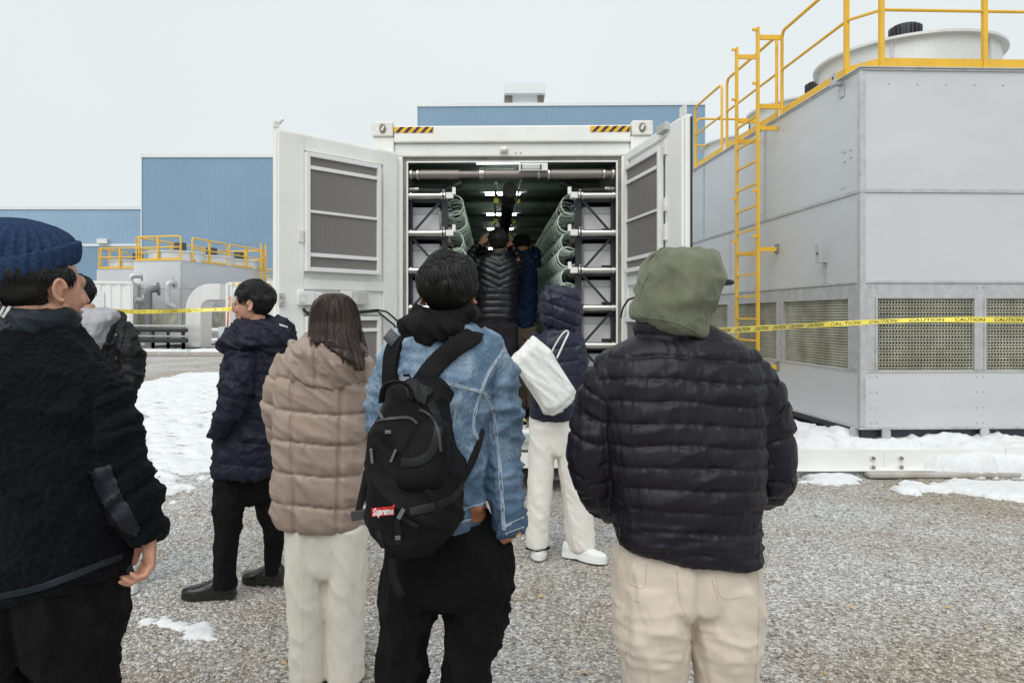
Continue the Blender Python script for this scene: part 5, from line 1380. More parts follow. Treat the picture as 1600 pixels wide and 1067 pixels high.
body = finish(voxel(bd, .0045, 2), 'body', M['skin2'], B.root)
hair(B, P_, Rm, 'hair', n=6500, seed=4, k=.96, length=.060, lift=.015, thick=.0020, scale=(1.02,1.04,1.05), crown=(-.02,-.075,.085))
hs = join(B.torso([(482,650,742,.07,.015),(488,640,746,.085,.015),(500,626,742,.10,.01),(512,624,730,.10,.0),(522,632,712,.085,-.01),(532,642,690,.06,-.03),(537,650,672,.04,-.04)], ex=2.2))
hood = cloth('black_hood', hs, .005, M['dk'], B.root, lambda co, no: ridge(co+np.stack([.3*co[:,2],0*co[:,0],.8*co[:,0]],1), (5,6,13), 41, 2)**1.5*.030-.008, 4)
# denim seams in double stitching
S = Surf(B, jac); t1 = MB(); t2 = MB()
for pl, dd in (([(606,593),(640,592),(690,597),(720,604),(752,612)], 3), ([(752,612),(762,585),(778,560),(786,548)], 3), ([(752,612),(743,640),(740,668),(748,690)], 3), ([(756,612),(770,640),(777,690),(782,740),(786,800),(788,828)], 4), ([(604,806),(640,812)], 3), ([(706,818),(760,806)], 2), ([(704,800),(760,786)], 2), ([(790,822),(818,808)],2), ([(790,834),(818,824)],2), ([(712,640),(704,700),(707,780)], 3)):
    for e in (-dd, dd):
        if dd == 2 and e > 0: continue
        S.seam(t2, [(x+(e*.55 if abs(pl[0][1]-pl[-1][1]) > abs(pl[0][0]-pl[-1][0]) else 0), y+(0 if abs(pl[0][1]-pl[-1][1]) > abs(pl[0][0]-pl[-1][0]) else e*.6)) for x, y in pl], .0010, .002)
    S.ribbon(t1, pl, .009, .002, 0)
t1.build_each('seam_band', M['denimseam'], jac, smooth='auto'); tag(t2.build('stitching', M['stitch'], jac), kind='stuff')
pt_ = MB(); S.patch(pt_, [(735,794),(761,788),(763,811),(737,817)], .003, 2.5); pt_.build('leather_patch', mat('brown_leather', (.30,.11,.04), .5, var=.15, vs=30, bump=.3, bs=200), jac, smooth=True)
bt = MB(); h, n = S.hit(809, 834); 
if h is not None: bt.obox(h+n*.002, Vector((.008,0,.003)), n*.002, Vector((-.001,0,.0025))); bt.build('cuff_button', mat('brass', (.6,.35,.15), .35, metal=.8), jac)
M['blacktr'] = fabric('black_trousers', (.0035,.0035,.004), .9, 500, .25, var=.15, fold=.6)
tr = trous(B, [(655,850,0,(46,54)),(640,930,0,(44,50)),(632,1000,0,(38,44)),(626,1070,0,(37,42)),(618,1160,.02,(38,42)),(616,1240,.02,(40,44)),(616,1256,.02,(38,42))],
   [(748,850,0,(50,54)),(748,930,0,(48,52)),(738,1000,0,(42,46)),(724,1060,0,(37,42)),(722,1160,.02,(37,42)),(724,1240,.02,(40,44)),(724,1256,.02,(38,42))],
   [(800,620,756,.10,0),(825,612,768,.12,0),(850,610,790,.125,0),(890,610,797,.125,0),(930,608,797,.11,0)], M['blacktr'], .0075, .009, 15)
for x in (616, 724):
    h = B.p(x-2, 1250, -.04); h.z = 0; t = B.p(x-2, 1250, .24); t.z = 0; shoe(B, h, t, m=M['dk'], sole=M['white2'], boot=.09)
# backpack -----------------------------------------------------------------
K = Body(640, 540, ''); KR = K.root; KR.name = 'backpack'; KR.location.z = .75; K.o.z = .75
tag(KR, 'black backpack with a red box label hanging from the denim jacket man\'s shoulders', 'backpack')
M['pack'] = fabric('black_cordura', (.0045,.004,.005), .75, 700, .4, var=.2); M['web'] = mat('black_webbing', (.005,.005,.006), .55, spec=.3, var=.2, bump=.4, bs=900, bdist=.001); M['plast'] = mat('dark_buckle', (.035,.035,.04), .35)
def tilt(rows): return rows
KT = lambda rows: [(495+(r[0]-495)/1.035, 750-(750-r[1])/1.06, 750-(750-r[2])/1.06)+tuple(r[3:]) for r in rows]
ps = K.torso(KT([(592,632,672,.04,.05),(600,615,690,.07,.045),(625,596,700,.09,.03),(660,578,703,.10,.02),(700,566,712,.115,.01),(745,561,722,.13,.0),(785,565,722,.135,-.01),(820,570,716,.13,-.01),(848,583,702,.115,-.01),(866,604,680,.08,0),(873,618,664,.05,0)]), ex=2.8)
pk = cloth('bag_body', ps, .0055, M['pack'], KR, lambda co, no: ridge(co+np.stack([.6*co[:,2],0*co[:,0],0*co[:,0]],1), (6,5,4), 51, 3)**1.5*.026-.009, 3)
# front pocket bulge
fp = K.torso([(655,668,690,.02,-.085),(665,655,702,.05,-.085),(700,630,705,.06,-.09),(740,620,700,.06,-.10),(760,622,694,.045,-.10)], ex=2.5)
fpo = cloth('front_pocket', fp, .005, M['pack'], KR, lambda co, no: fbm(co, 9, 3)*.008, 3)
S = Surf(K, [pk, fpo]); wb = MB()
S.ribbon(wb, [(672,628),(682,650),(684,680),(672,710),(650,722),(628,722)], .024, .003, .002)
S.ribbon(wb, [(640,800),(670,793),(700,782),(716,766),(722,756)], .022, .003, .002)
S.ribbon(wb, [(578,640),(571,690),(566,720)], .018, .003, .002); S.ribbon(wb, [(620,810),(623,830),(622,850)], .018, .003, .002); S.ribbon(wb, [(590,830),(600,855)], .016, .003, .002)
S.ribbon(wb, [(628,804),(640,815),(654,822)], .018, .005, .004)
wb.build_each('webbing', M['web'], pk, smooth='auto')
zp = MB(); S.ribbon(zp, [(590,658),(612,654),(640,652),(652,662)], .008, .003, .002); S.ribbon(zp, [(655,640),(672,650),(684,672),(688,705)], .008, .003, .003); S.ribbon(zp, [(566,662),(560,700),(562,735),(574,745)], .007, .003, .002)
zp.build_each('zip', mat('zip_grey', (.03,.03,.033), .45), pk)
pl = MB()
for x, y, w_, h_, a in ((597,650,5,9,-.5),(583,712,4,11,-.1),(616,712,4,10,.4),(606,676,9,2.5,0),(622,838,8,3,0),(628,800,6,8,.5),(606,823,0.1,.1,0)):
    h, n = S.hit(x, y)
    if h is None: continue
    r_ = Matrix.Rotation(a, 3, 'Y'); pl.obox(h+n*.006, r_ @ Vector((w_/2/540,0,0)), Vector((0,.005,0)), r_ @ Vector((0,0,h_/540)))
pl.build_each('buckle', mat('buckle_steel_grey', (.16,.16,.17), .3, metal=.4), pk, bevel=.001)
st = MB(); S2 = Surf(K, [pk, fpo]); S.patch(st, [(634,604),(642,594),(676,610),(662,634),(636,622)], .012, 4); st.build('top_patch', M['web'], pk)
hd = MB(); pts = [K.p(x, y, o) for x, y, o in ((596,628,-.06),(600,606,-.08),(612,597,-.09),(628,597,-.09),(640,606,-.08),(645,622,-.07))]; Q = smooth_rows([tuple(q) for q in pts], 5); hd.tube([Vector(q) for q in Q], [(.012,.004)]*len(Q), 10); hd.build('grab_handle', M['web'], pk, smooth=True)
tl = MB().tube([K.p(612,872,-.02), K.p(614,900,-.02), K.p(622,920,-.02), K.p(628,930,-.01)], [(.012,.003)]*4, 8, flat=(1,0,0)); tl.build('loose_strap', M['web'], pk)
bl = MB().tube([K.p(574,735,-.04), K.p(566,772,-.03), K.p(560,800,-.03)], [(.010,.003)]*3, 8, flat=(1,0,0)); b_ = bl.build('side_strap', M['web'], pk); MB().obox(K.p(561,804,-.03), (.022,0,.004), (0,.006,0), (-.002,0,.014)).obox(K.p(578,804,-.03), (.02,0,0), (0,.003,0), (0,0,.009)).build_each('side_buckle', M['plast'], b_, bevel=.002)
# red label with white lettering, draped on the bag
def draped_text(S, B, txt, x0, x1, y0, y1, m, parent, size_frac=.62, lift=.004, shear=.2, bold=.03, skew=0.0, name='lettering'):
    v, f = text_mesh(txt, 1.0, shear, bold); w = v[:,0].max()-v[:,0].min(); h = v[:,1].max(); vs = []
    for x, y, _ in v:
        u = (x-v[:,0].min())/w; px = x0+(x1-x0)*u; py = (y0+y1)/2+(y1-y0)*size_frac*(.5-y/h)+skew*(px-x0)
        q, n = S.hit(px, py); vs.append(q+n*lift if q is not None else Vector((0,0,0)))
    return MB().add(vs, f).build(name, m, parent)
lb = MB(); S.patch(lb, [(582,793),(617,789),(617.5,803),(582.5,807)], .0035, 2); l_ = lb.build('red_label', mat('label_red', (.62,.02,.02), .5, var=.04), pk)
S3 = Surf(K, l_)
draped_text(S, K, 'Supreme', 584.5, 616.5, 791.5, 806, M['white2'], l_, .78, .0050, .25, .035, -.11)
draped_text(S, K, 'OMEGA', 603, 619, 859, 865, M['gbox'], pk, .8, .003, .0, .02, .08) if False else None
# shoulder straps over the jacket
S = Surf(Body.__new__(Body) if False else B, jac)
ss = MB(); S.ribbon(ss, [(622,530),(613,556),(611,590),(616,622)], .055, .012, .002, over=0); q = ss.build('shoulder_strap', M['pack'], None, smooth='auto')
s2m = MB(); S.ribbon(s2m, [(742,524),(715,540),(690,560),(665,590),(648,612)], .060, .012, .002, over=0); q2 = s2m.build('shoulder_strap', M['pack'], None, smooth='auto')
s3 = MB(); S.ribbon(s3, [(754,672),(745,700),(735,725),(722,748),(715,760)], .022, .004, .002); q3 = s3.build('lower_strap', M['web'], None, smooth='auto')
tp_ = MB(); S.ribbon(tp_, [(612,536),(616,530),(622,524)], .045, .010, .013); q4 = tp_.build('strap_top', M['plast'], None)
tg = MB(); S.patch(tg, [(630,584),(641,584),(641,589),(630,589)], .003, 1.5); q5 = tg.build('jacket_tab', M['dk'], jac)
for q in (q, q2, q3, q4):
    q.parent = KR; q.location = B.o-K.o
# ------------------------------------------------------------ 3. woman in the beige down coat
def pl3(B, l): return [tuple(B.p(*q)) for q in l]
def legs_body(l, r): return None
B = Body(508, 366, 'woman with long brown hair in a beige down coat and cream trousers')
M['down'] = folds(mat('beige_down_nylon', (.33,.25,.205), .42, var=.06, vs=6, bump=.08, bs=90, spec=.4, bdist=.002), .40, (22,22,9), .008)
M['cream'] = fabric('cream_trousers', (.74,.70,.62), .85, 520, .4, var=.03, fold=.3)
tors = B.torso([(532,470,556,.08,.02),(552,447,568,.12,.02),(580,436,570,.14,.02),(620,432,572,.15,.02),(660,430,572,.155,.02),(700,430,571,.155,.02),(750,427,571,.155,.02),(788,427,571,.155,.02),(812,433,571,.15,.02),(821,443,566,.13,.02)], ex=2.5)
aL = B.limb([(455,560,.02,20),(438,600,.03,24),(433,640,.05,24),(440,675,.09,22),(462,700,.15,20)]); aR = B.limb([(558,562,.02,20),(568,600,.03,24),(568,640,.05,24),(563,680,.10,22),(545,705,.16,20)])
ch3 = [(pl3(B, [(508,560),(505,820)]), [.19,.19]), (pl3(B, [(455,560,.02),(438,600,.03),(433,640,.05),(440,675,.09),(462,700,.15)]), [.05,.064,.064,.06,.05]), (pl3(B, [(558,562,.02),(568,600,.03),(568,640,.05),(563,680,.10),(545,705,.16)]), [.05,.064,.064,.06,.05])]
zr = B.p(0, 828)[2]; xs1 = B.p(470, 0)[0]; xs2 = B.p(538, 0)[0]
def wq(co, no):
    who, al, q = seglabel(co, ch3); x, z = co[:,0], co[:,2]
    d1, b1 = puff(z-zr+.012*np.sin(x*9)+fbm(co, 6, 3)*.006, .129, .022); d2, b2 = puff(al, .10, .020)
    k = (who == 0); low = z < B.p(0, 600)[2]
    v = np.where(k & (no[:,1] < .2), np.maximum(np.exp(-((x-xs1+(z-.9)*.03)/.010)**2), np.exp(-((x-xs2-(z-.9)*.03)/.010)**2))*.012, 0)
    d = np.where(k, d1, d2); b = np.where(k, b1, b2)
    return d-v+ridge(co, (20, 16, 7), 61, 2)**2*.010*(1.2-b)+ridge(co+np.stack([.6*z,0*z,.5*x],1), (6,5,7), 63, 2)**1.5*.014-.006
coat = cloth('down_coat', join(tors, aL, aR), .0065, M['down'], B.root, wq, 3)
hs = B.torso([(524,476,550,.05,.02),(530,462,560,.09,.01),(545,448,569,.125,-.02),(572,449,570,.125,-.03),(592,455,562,.11,-.03),(604,470,540,.085,-.03),(612,488,515,.05,-.03)], ex=2.3)
xh = B.p(505,0)[0]; xh2 = B.p(464,0)[0]; xh3 = B.p(548,0)[0]
hood = cloth('coat_hood', hs, .006, M['down'], B.root, lambda co, no: ridge(co+np.stack([.4*co[:,2],0*co[:,0],.6*co[:,0]],1), (8,6,9), 71, 3)**1.5*.030-.008-.012*np.exp(-((co[:,0]-xh)/.007)**2)-.012*np.exp(-((co[:,0]-xh2)/.007)**2), 4)
tr = trous(B, [(478,820,0,(33,40)),(478,880,0,(32,38)),(479,930,0,(31,36)),(481,980,0,(29,34)),(482,1040,0,(29,34)),(482,1058,0,(29,34))], [(540,820,0,(33,40)),(541,880,0,(32,38)),(540,930,0,(31,36)),(540,980,0,(29,34)),(541,1040,0,(29,34)),(541,1058,0,(29,34))],
   [(790,448,570,.10,0),(830,446,573,.108,0),(860,446,573,.10,0),(890,448,571,.09,0)], M['cream'], .008, .0028, 25)
S = Surf(B, tr); sm = MB(); S.seam(sm, [(475,870),(472,960),(474,1066)], .0015); S.seam(sm, [(548,870),(552,960),(550,1066)], .0015); sm.build('crease', M['cream'], tr)
hm, P_, Rm = head_shape(B.p(522,501,.02), R(-18), .94)
bd = join(hm, neck(B.p(518,520,.02), B.p(514,560,.02), .048, .06), B.torso([(560,460,555,.06,.02),(640,455,555,.08,.01),(840,460,560,.08,0),(860,460,560,.08,0)]),
  B.limb([(480,850,0,20),(481,980,0,14),(482,1050,0,12)]), B.limb([(540,850,0,20),(540,980,0,14),(541,1050,0,12)]), B.limb([(458,565,.02,12),(436,640,.05,13),(465,700,.15,10)]), B.limb([(556,565,.02,12),(567,640,.05,13),(542,705,.16,10)]),
  hand_shape(B.p(466,702,.16), (.8,.4,-.3), (0,.3,1), .9, False), hand_shape(B.p(541,706,.17), (-.8,.4,-.3), (0,.3,1), .9, True))
finish(voxel(bd, .006, 2), 'body', M['skin'], B.root)
def long_hair():
    sh = B.torso([(459,513,534,.04,.03),(463,502,545,.065,.03),(472,492,553,.09,.03),(486,486,559,.105,.03),(505,484,562,.105,.02),(522,484,563,.11,.0),(536,488,564,.11,-.02),(548,510,567,.095,-.05),(562,538,569,.07,-.08),(578,556,569,.03,-.10)], ex=2.1, n=60)
    sh2 = B.limb([(496,505,-.02,12),(490,525,-.04,9),(502,534,-.07,8),(520,539,-.08,6),(534,541,-.085,3)])
    me = voxel(join(sh, sh2), .005, 3); co, no = arrays(me)
    a = np.arctan2(co[:,1]-B.p(0,0,.03)[1], co[:,0]-B.p(524,0)[0])
    d = np.sin(a*46+fbm(co, 5, 3)*5)*.0016+ridge(np.stack([a*2.4, co[:,2]*.8, 0*a], 1), 2.2, 81, 3)*.008-.004; setco(me, co+no*d[:,None])
    o = finish(me, 'long_hair', M['hairbrown'], B.root); S = Surf(B, [o, hood]); m = MB(); rg = random.Random(5)
    for k in range(420):
        u = rg.random(); x0 = 523+rg.uniform(-3, 3); xe = 484+u*84; sw = rg.uniform(-6, 6); yb = rg.uniform(505, 545) if u < .5 else rg.uniform(525, 574)
        pts = [(x0, 461), (x0+(xe-x0)*.62, 470), (x0+(xe-x0)*.93, 490), (xe+sw*.3, 515), (xe+(6 if u > .4 else 3)+sw, yb)]
        h = S.path(pts, 5)
        if len(h) > 3:
            r = rg.uniform(.0005, .0013); lf = rg.uniform(.0005, .004); m.tube([a+b*lf for a, b in h], [r]*(len(h)-1)+[r*.3], 3, cap=False)
    for k in range(60):   # wisps lying on the hood
        x0 = 488+rg.random()*30; m2 = [B.p(x0, 515, -.08), B.p(x0-4+rg.uniform(-3,6), 530, -.11), B.p(x0+8+rg.uniform(-3,8), 537+rg.uniform(-3,4), -.135), B.p(x0+22+rg.uniform(-4,10), 542+rg.uniform(-4,4), -.14)]
        Q = smooth_rows([tuple(q) for q in m2], 4); m.tube([Vector(q) for q in Q], [.001]*(len(Q)-1)+[.0002], 3, cap=False)
    m.build('hair_strands', M['hairbrown'], o, smooth=True)
long_hair()
for a, b in ((482, 486), (541, 555)):
    h = B.p(a, 1062, -.03); h.z = 0; t = B.p(b, 1062, .22); t.z = 0; shoe(B, h, t, h=.06, wd=.045, m=M['white2'], sole=M['white2'], boot=.08)

# ------------------------------------------------------------ 4. man with glasses in the long navy coat
B = Body(392, 282, 'man with glasses in a long navy hooded coat and black leather shoes')
M['navy'] = folds(mat('navy_coat_cloth', (.006,.0075,.0195), .62, var=.12, vs=8, bump=.15, bs=300, spec=.3, bdist=.002), .45, (16,16,8), .010)
tors = B.torso([(528,368,438,.10,.03),(545,356,448,.13,.03),(575,350,450,.15,.03),(620,346,446,.155,.03),(670,342,440,.16,.03),(710,339,434,.165,.03),(733,337,431,.165,.03),(741,342,428,.15,.03)], ex=2.5)
arm = B.limb([(388,552,-.08,17),(378,590,-.13,21),(364,630,-.15,20),(350,662,-.13,17),(337,680,-.10,13)]); arm2 = B.limb([(400,552,.16,17),(372,600,.22,19),(352,650,.20,16),(340,680,.14,13)])
ch4 = [(pl3(B, [(398,550),(388,740)]), [.17,.17]), (pl3(B, [(388,552,-.08),(378,590,-.13),(364,630,-.15),(350,662,-.13),(337,680,-.10)]), [.06,.074,.07,.06,.046])]
def nf_(co, no):
    who, al, q = seglabel(co, ch4); d1, _ = puff(co[:,2]+.02*co[:,0]*5, .125, .008); d2, _ = puff(al, .085, .009)
    return np.where(who == 0, d1, d2)+ridge(co+np.stack([.5*co[:,2],0*co[:,0],-.5*co[:,0]],1), (7,6,7), 91, 3)**1.5*.028-.008+fbm(co, 18, 2)*.003
coat = cloth('long_coat', join(tors, arm, arm2), .007, M['navy'], B.root, nf_, 3)
xf = B.p(376, 0)[0]
hs = join(B.torso([(497,386,440,.07,.03),(504,372,450,.11,.03),(516,356,458,.135,.02),(532,346,461,.14,.01),(545,346,458,.12,.01),(556,372,448,.10,.0),(562,395,435,.06,.0)], ex=2.4))
hood = cloth('coat_hood', hs, .006, M['navy'], B.root, lambda co, no: ridge(co+np.stack([.3*co[:,2],0*co[:,0],.5*co[:,0]],1), (6,6,12), 93, 3)**1.5*.036-.010, 4)
S = Surf(B, hood); m = MB(); S.patch(m, [(436,506),(449,510),(449,513),(436,509)], .003, 1.2); m.build('reflective_tab', M['gbox'], hood)
hm, P_, Rm = head_shape(B.p(396,474,.03), R(92), 1.04)
bd = join(hm, neck(B.p(398,490,.03), B.p(402,525,.03), .055, .065), B.torso([(530,372,430,.08,.03),(600,360,435,.10,.03),(700,358,420,.10,.03),(735,358,415,.09,.03)]),
  B.limb([(358,760,-.01,13),(354,850,-.04,10),(352,912,-.02,8)]), B.limb([(408,745,.08,13),(422,800,.13,10),(428,845,.16,8),(428,890,.2,7)]), B.limb([(388,555,-.06,10),(376,590,-.11,10),(362,630,-.13,9),(352,660,-.11,7)]), B.limb([(398,555,.14,10),(374,600,.19,10),(352,665,.14,7)]),
  hand_shape(B.p(352,662,-.09), (.1,.5,-.9), (-.8,-.4,0), .7, True), hand_shape(B.p(352,665,.13), (.2,-.4,-.9), (-.8,.4,0), .7, False))
finish(voxel(bd, .0055, 2), 'body', M['skin'], B.root); eyes(B, P_, Rm, 1.06)
hair(B, P_, Rm, 'hair', n=3600, seed=9, k=1.06, length=.036, lift=.010, thick=.0024, scale=(1.02,1.03,1.08))
g = MB(); rx = Rm @ Vector((1,0,0)); fw = Rm @ Vector((0,1,0)); up = Vector((0,0,1))
for sg in (-1, 1):
    c = P_(sg*.033, .094, -.014); g.tube([c+rx*.024*math.cos(a)+up*.017*math.sin(a) for a in np.linspace(0, 2*math.pi, 17)], .0017, 6); g.tube([P_(sg*.058,.092,-.008), P_(sg*.078,.05,-.006), P_(sg*.082,.0,-.004)], .0018, 6)
g.tube([P_(-.009,.096,-.012), P_(0,.099,-.008), P_(.009,.096,-.012)], .0016, 6); g.build('glasses', M['plast'], B.root)
tr = trous(B, [(364,735,.02,(26,30)),(363,765,.0,(26,29)),(358,795,-.02,(22,26)),(354,850,-.04,(18,20)),(353,890,-.03,(16,18)),(352,912,-.02,(15,17)),(352,918,-.02,(15,17))],
  [(408,735,.08,(25,28)),(413,765,.10,(23,27)),(421,795,.12,(19,24)),(428,840,.16,(15,18)),(428,875,.2,(13,16)),(428,893,.2,(12,15)),(428,897,.2,(12,15))], [(700,352,425,.10,.04),(740,341,432,.12,.05),(765,345,430,.11,.06),(778,352,426,.09,.06)], M['blacktr'], .007, .006, 35)
M['leather'] = mat('black_leather', (.010,.009,.009), .28, var=.2, vs=20, bump=.2, bs=120, spec=.5, bdist=.002); M['solem'] = mat('black_rubber_sole', (.012,.012,.012), .6)
g0 = lambda x, y: ground(x, y)-B.o
shoe(B, g0(368, 931), g0(284, 934), h=.085, wd=.050, sole=M['solem'], solec=.028, boot=.12)
shoe(B, g0(443, 911), g0(379, 908), h=.085, wd=.050, sole=M['solem'], solec=.028, boot=.12)
for c in kids(B.root):
    if c.name.startswith('shoe'): c.data.materials[0] = M['leather']

# ------------------------------------------------------------ 5. person in the navy hooded jacket with the white tote bag
B = Body(870, 241, 'person in a navy quilted hooded jacket and white trousers near the container')
M['navyn'] = folds(mat('navy_down_nylon', (.013,.015,.036), .45, var=.12, vs=8, bump=.1, bs=90, spec=.35, bdist=.002), .45, (26,26,12), .008)
tors = B.torso([(508,864,890,.07,.03),(518,850,900,.10,.02),(532,838,908,.12,.02),(550,832,909,.13,.02),(590,829,905,.135,.01),(630,828,898,.135,.01),(650,828,896,.135,.01),(656,832,893,.12,.01)], ex=2.4)
aR = B.limb([(895,520,.0,13),(902,550,-.03,15),(903,580,-.03,15),(893,600,-.04,13),(878,598,-.10,10)]); aL = B.limb([(842,525,.06,13),(834,560,.12,14),(838,600,.18,12),(850,620,.2,10)])
ch5 = [(pl3(B, [(872,520),(862,655)]), [.16,.16]), (pl3(B, [(895,520,.0),(902,550,-.03),(903,580,-.03),(893,600,-.04)]), [.056,.065,.06,.05])]
def tq(co, no):
    who, al, q = seglabel(co, ch5); d1, b1 = puff(co[:,2]-.6*co[:,0]*.2, .09, .016); d2, b2 = puff(al, .07, .014)
    return np.where(who == 0, d1, d2)+ridge(co, (16,14,7), 101, 2)**2*.014*(1.2-np.where(who == 0, b1, b2))+fbm(co, 7, 3)*.008-.003
jk = cloth('quilted_jacket', join(tors, aR, aL), .008, M['navyn'], B.root, tq, 3)
hs = B.torso([(447,862,890,.06,.03),(451,850,900,.10,.03),(463,843,908,.13,.03),(485,842,910,.14,.03),(500,846,909,.125,.03),(511,855,903,.10,.02),(520,862,898,.07,.02)], ex=2.3)
cz0 = B.p(0, 480)[2]
hood = cloth('hood', hs, .007, M['navyn'], B.root, lambda co, no: puff(co[:,2]+.35*co[:,0], .085, .016)[0]+ridge(co, (14,12,8), 105, 2)**2*.014-.006-.012*np.exp(-((co[:,0]-B.p(858,0)[0]+(co[:,2]-cz0)*.1)/.010)**2)*(no[:,1] < 0), 3)
hm, P_, Rm = head_shape(B.p(878,485,.04), R(-25), 1.0)
bd = join(hm, neck(B.p(878,500,.03), B.p(876,530,.02), .05, .06), B.torso([(525,850,895,.07,.02),(650,845,890,.08,.01),(680,845,890,.08,0)]), B.limb([(846,680,0,12),(842,780,0,8),(841,850,0,7)]), B.limb([(880,680,.0,12),(898,780,0,8),(908,855,0,7)]),
  B.limb([(895,525,.0,8),(902,560,-.03,8),(893,600,-.04,6),(880,599,-.09,5)]), B.limb([(842,530,.06,8),(835,560,.12,8),(850,620,.2,6)]), hand_shape(B.p(880,599,-.10), (-.8,-.3,.1), (0,-1,.2), .85, True), hand_shape(B.p(850,620,.2), (.6,.5,-.3), (0,.3,1), .85, False))
finish(voxel(bd, .006, 2), 'body', M['skin'], B.root)
M['whitetr'] = fabric('white_wide_trousers', (.78,.76,.70), .85, 500, .4, var=.03, fold=.35)
tr = trous(B, [(850,665,0,(22,25)),(846,720,0,(20,24)),(842,790,0,(18,22)),(840,840,0,(17,21)),(840,853,0,(17,21))], [(880,665,0,(22,25)),(892,720,0,(21,25)),(902,790,0,(22,25)),(907,840,0,(22,24)),(909,856,0,(21,23))],
  [(635,833,894,.09,.01),(655,828,897,.105,.01),(690,828,901,.10,0),(706,830,904,.09,0)], M['whitetr'], .008, .0035, 45)
hmk = MB()
for x in (840, 909): hmk.tube([B.p(x-17, 856, 0), B.p(x, 859, -.07), B.p(x+17, 856, 0), B.p(x, 856, .07), B.p(x-17, 856, 0)], .010, 6)
hmk.build_each('dark_hem', M['dk'], B.root, smooth=True)
g0 = lambda x, y: ground(x, y)-B.o
M['sneak'] = fabric('white_sneaker_knit', (.72,.74,.72), .7, 300, .4, var=.04, fold=0)
shoe(B, g0(842, 850), g0(842, 876), h=.07, wd=.05, sole=M['white2'], solec=.03, boot=.09); shoe(B, g0(881, 866), g0(948, 880), h=.075, wd=.052, sole=M['white2'], solec=.032, boot=.09)
for c in kids(B.root):
    if c.name.startswith('shoe'): c.data.materials[0] = M['sneak']
# tote bag
K = Body(855, 249, ''); KR = K.root; KR.name = 'tote_bag'; KR.location.z = K.o.z = .85
tag(KR, 'white speckled tote bag hanging on the shoulder of the navy jacket person', 'tote bag'); M['tote'] = mat('speckled_white_canvas', (.74,.75,.74), .75, var=.0, bump=.3, bs=200, bdist=.002)
N, L, b = nodes(M['tote']); co = N.new('ShaderNodeTexCoord'); v = N.new('ShaderNodeTexVoronoi'); v.inputs['Scale'].default_value = 70; L.new(co.outputs['Object'], v.inputs['Vector'])
r_ = N.new('ShaderNodeValToRGB'); r_.color_ramp.elements[0].position = .25; r_.color_ramp.elements[1].position = .5; r_.color_ramp.elements[0].color = (.66,.68,.66,1); r_.color_ramp.elements[1].color = (.76,.77,.75,1); L.new(v.outputs['Distance'], r_.inputs['Fac']); L.new(r_.outputs[0], b.inputs['Base Color'])
outl = [(797,560),(833,524),(846,535),(858,545),(880,578),(900,613),(899,624),(882,640),(866,649),(851,646),(842,630),(820,595)]
c_ = np.array(outl).mean(0); vs = []; n = len(outl); m = MB()
for o_, f_ in ((-.11,.80),(-.075,.96),(.0,1.0),(.03,.97),(.05,.80)):
    vs += [K.p(*(c_+(np.array(q)-c_)*f_), o_-.03) for q in outl]
fs = [(i*n+k, i*n+(k+1)%n, (i+1)*n+(k+1)%n, (i+1)*n+k) for i in range(4) for k in range(n)]+[tuple(range(n)), tuple(4*n+k for k in range(n))]
bg_ = cloth('bag_body', m.add(vs, fs), .007, M['tote'], KR, lambda co, no: ridge(co+np.stack([.8*co[:,2],0*co[:,0],.6*co[:,0]],1), (6,5,6), 111, 2)**1.5*.014-.004, 3)
S = Surf(K, bg_); sm = MB(); S.seam(sm, [(801,566),(822,600),(850,640),(868,645),(895,622)], .003, .001); S.seam(sm, [(836,527),(862,555),(897,612)], .0035, .001); sm.build('edge_piping', M['white2'], bg_, smooth=True)
hd = MB()
for pts in ([(862,550,-.10),(867,540,-.10),(877,524,-.10),(885,517,-.08),(888,521,-.07),(882,534,-.10),(870,560,-.12)],):
    Q = smooth_rows([tuple(K.p(*q)) for q in pts], 5); hd.tube([Vector(q) for q in Q], [(.006,.004)]*len(Q), 8)
hd.build('handle', M['tote'], bg_, smooth=True)
# ------------------------------------------------------------ 6. man in the blue beanie and black fleece
B = Body(70, 600, 'man in a blue knitted beanie and black fleece jacket at the left edge looking right')
def fl(co): return fbm(co, 75, 7, 2)*.0045+ridge(co, 60, 9, 1)*.003
M['fleece'] = mat('black_fleece', (.0055,.0058,.0085), .95, var=.35, vs=90, bump=1.0, bs=190, bdist=.006, spec=.12, sheen=.03)
M['slate'] = fabric('slate_nylon_trim', (.013,.018,.026), .5, 400, .3, var=.1, fold=.5)
M['knit'] = mat('blue_knit_wool', (.020,.040,.092), .95, var=.35, vs=140, bump=.8, bs=260, bdist=.004, spec=.15)
tors = B.torso([(505,-35,104,.10,.02),(525,-58,122,.12,.02),(548,-88,144,.145,.02),(580,-105,164,.165,.01),(630,-110,182,.175,.01),(700,-108,184,.18,.0),(780,-104,188,.18,0),(850,-98,193,.175,0,.10),(895,-92,194,.17,0,.22),(917,-86,192,.16,0,.28),(922,-80,188,.14,0,.28)], ex=2.5)
aR = B.limb([(142,578,.0,36),(158,630,-.01,41),(171,690,-.02,43),(187,745,-.02,42),(208,795,-.01,36),(226,828,.0,29),(231,840,.0,26)]); aL = B.limb([(-82,575,.0,38),(-115,650,.02,40),(-120,740,.05,36),(-95,810,.12,30)])
ch6 = [(pl3(B, [(50,540),(55,900)]), [.25,.25]), (pl3(B, [(150,575,.0),(168,630,-.01),(179,690,-.02),(192,745,-.02),(229,828,.0)]), [.066,.073,.077,.075,.05])]
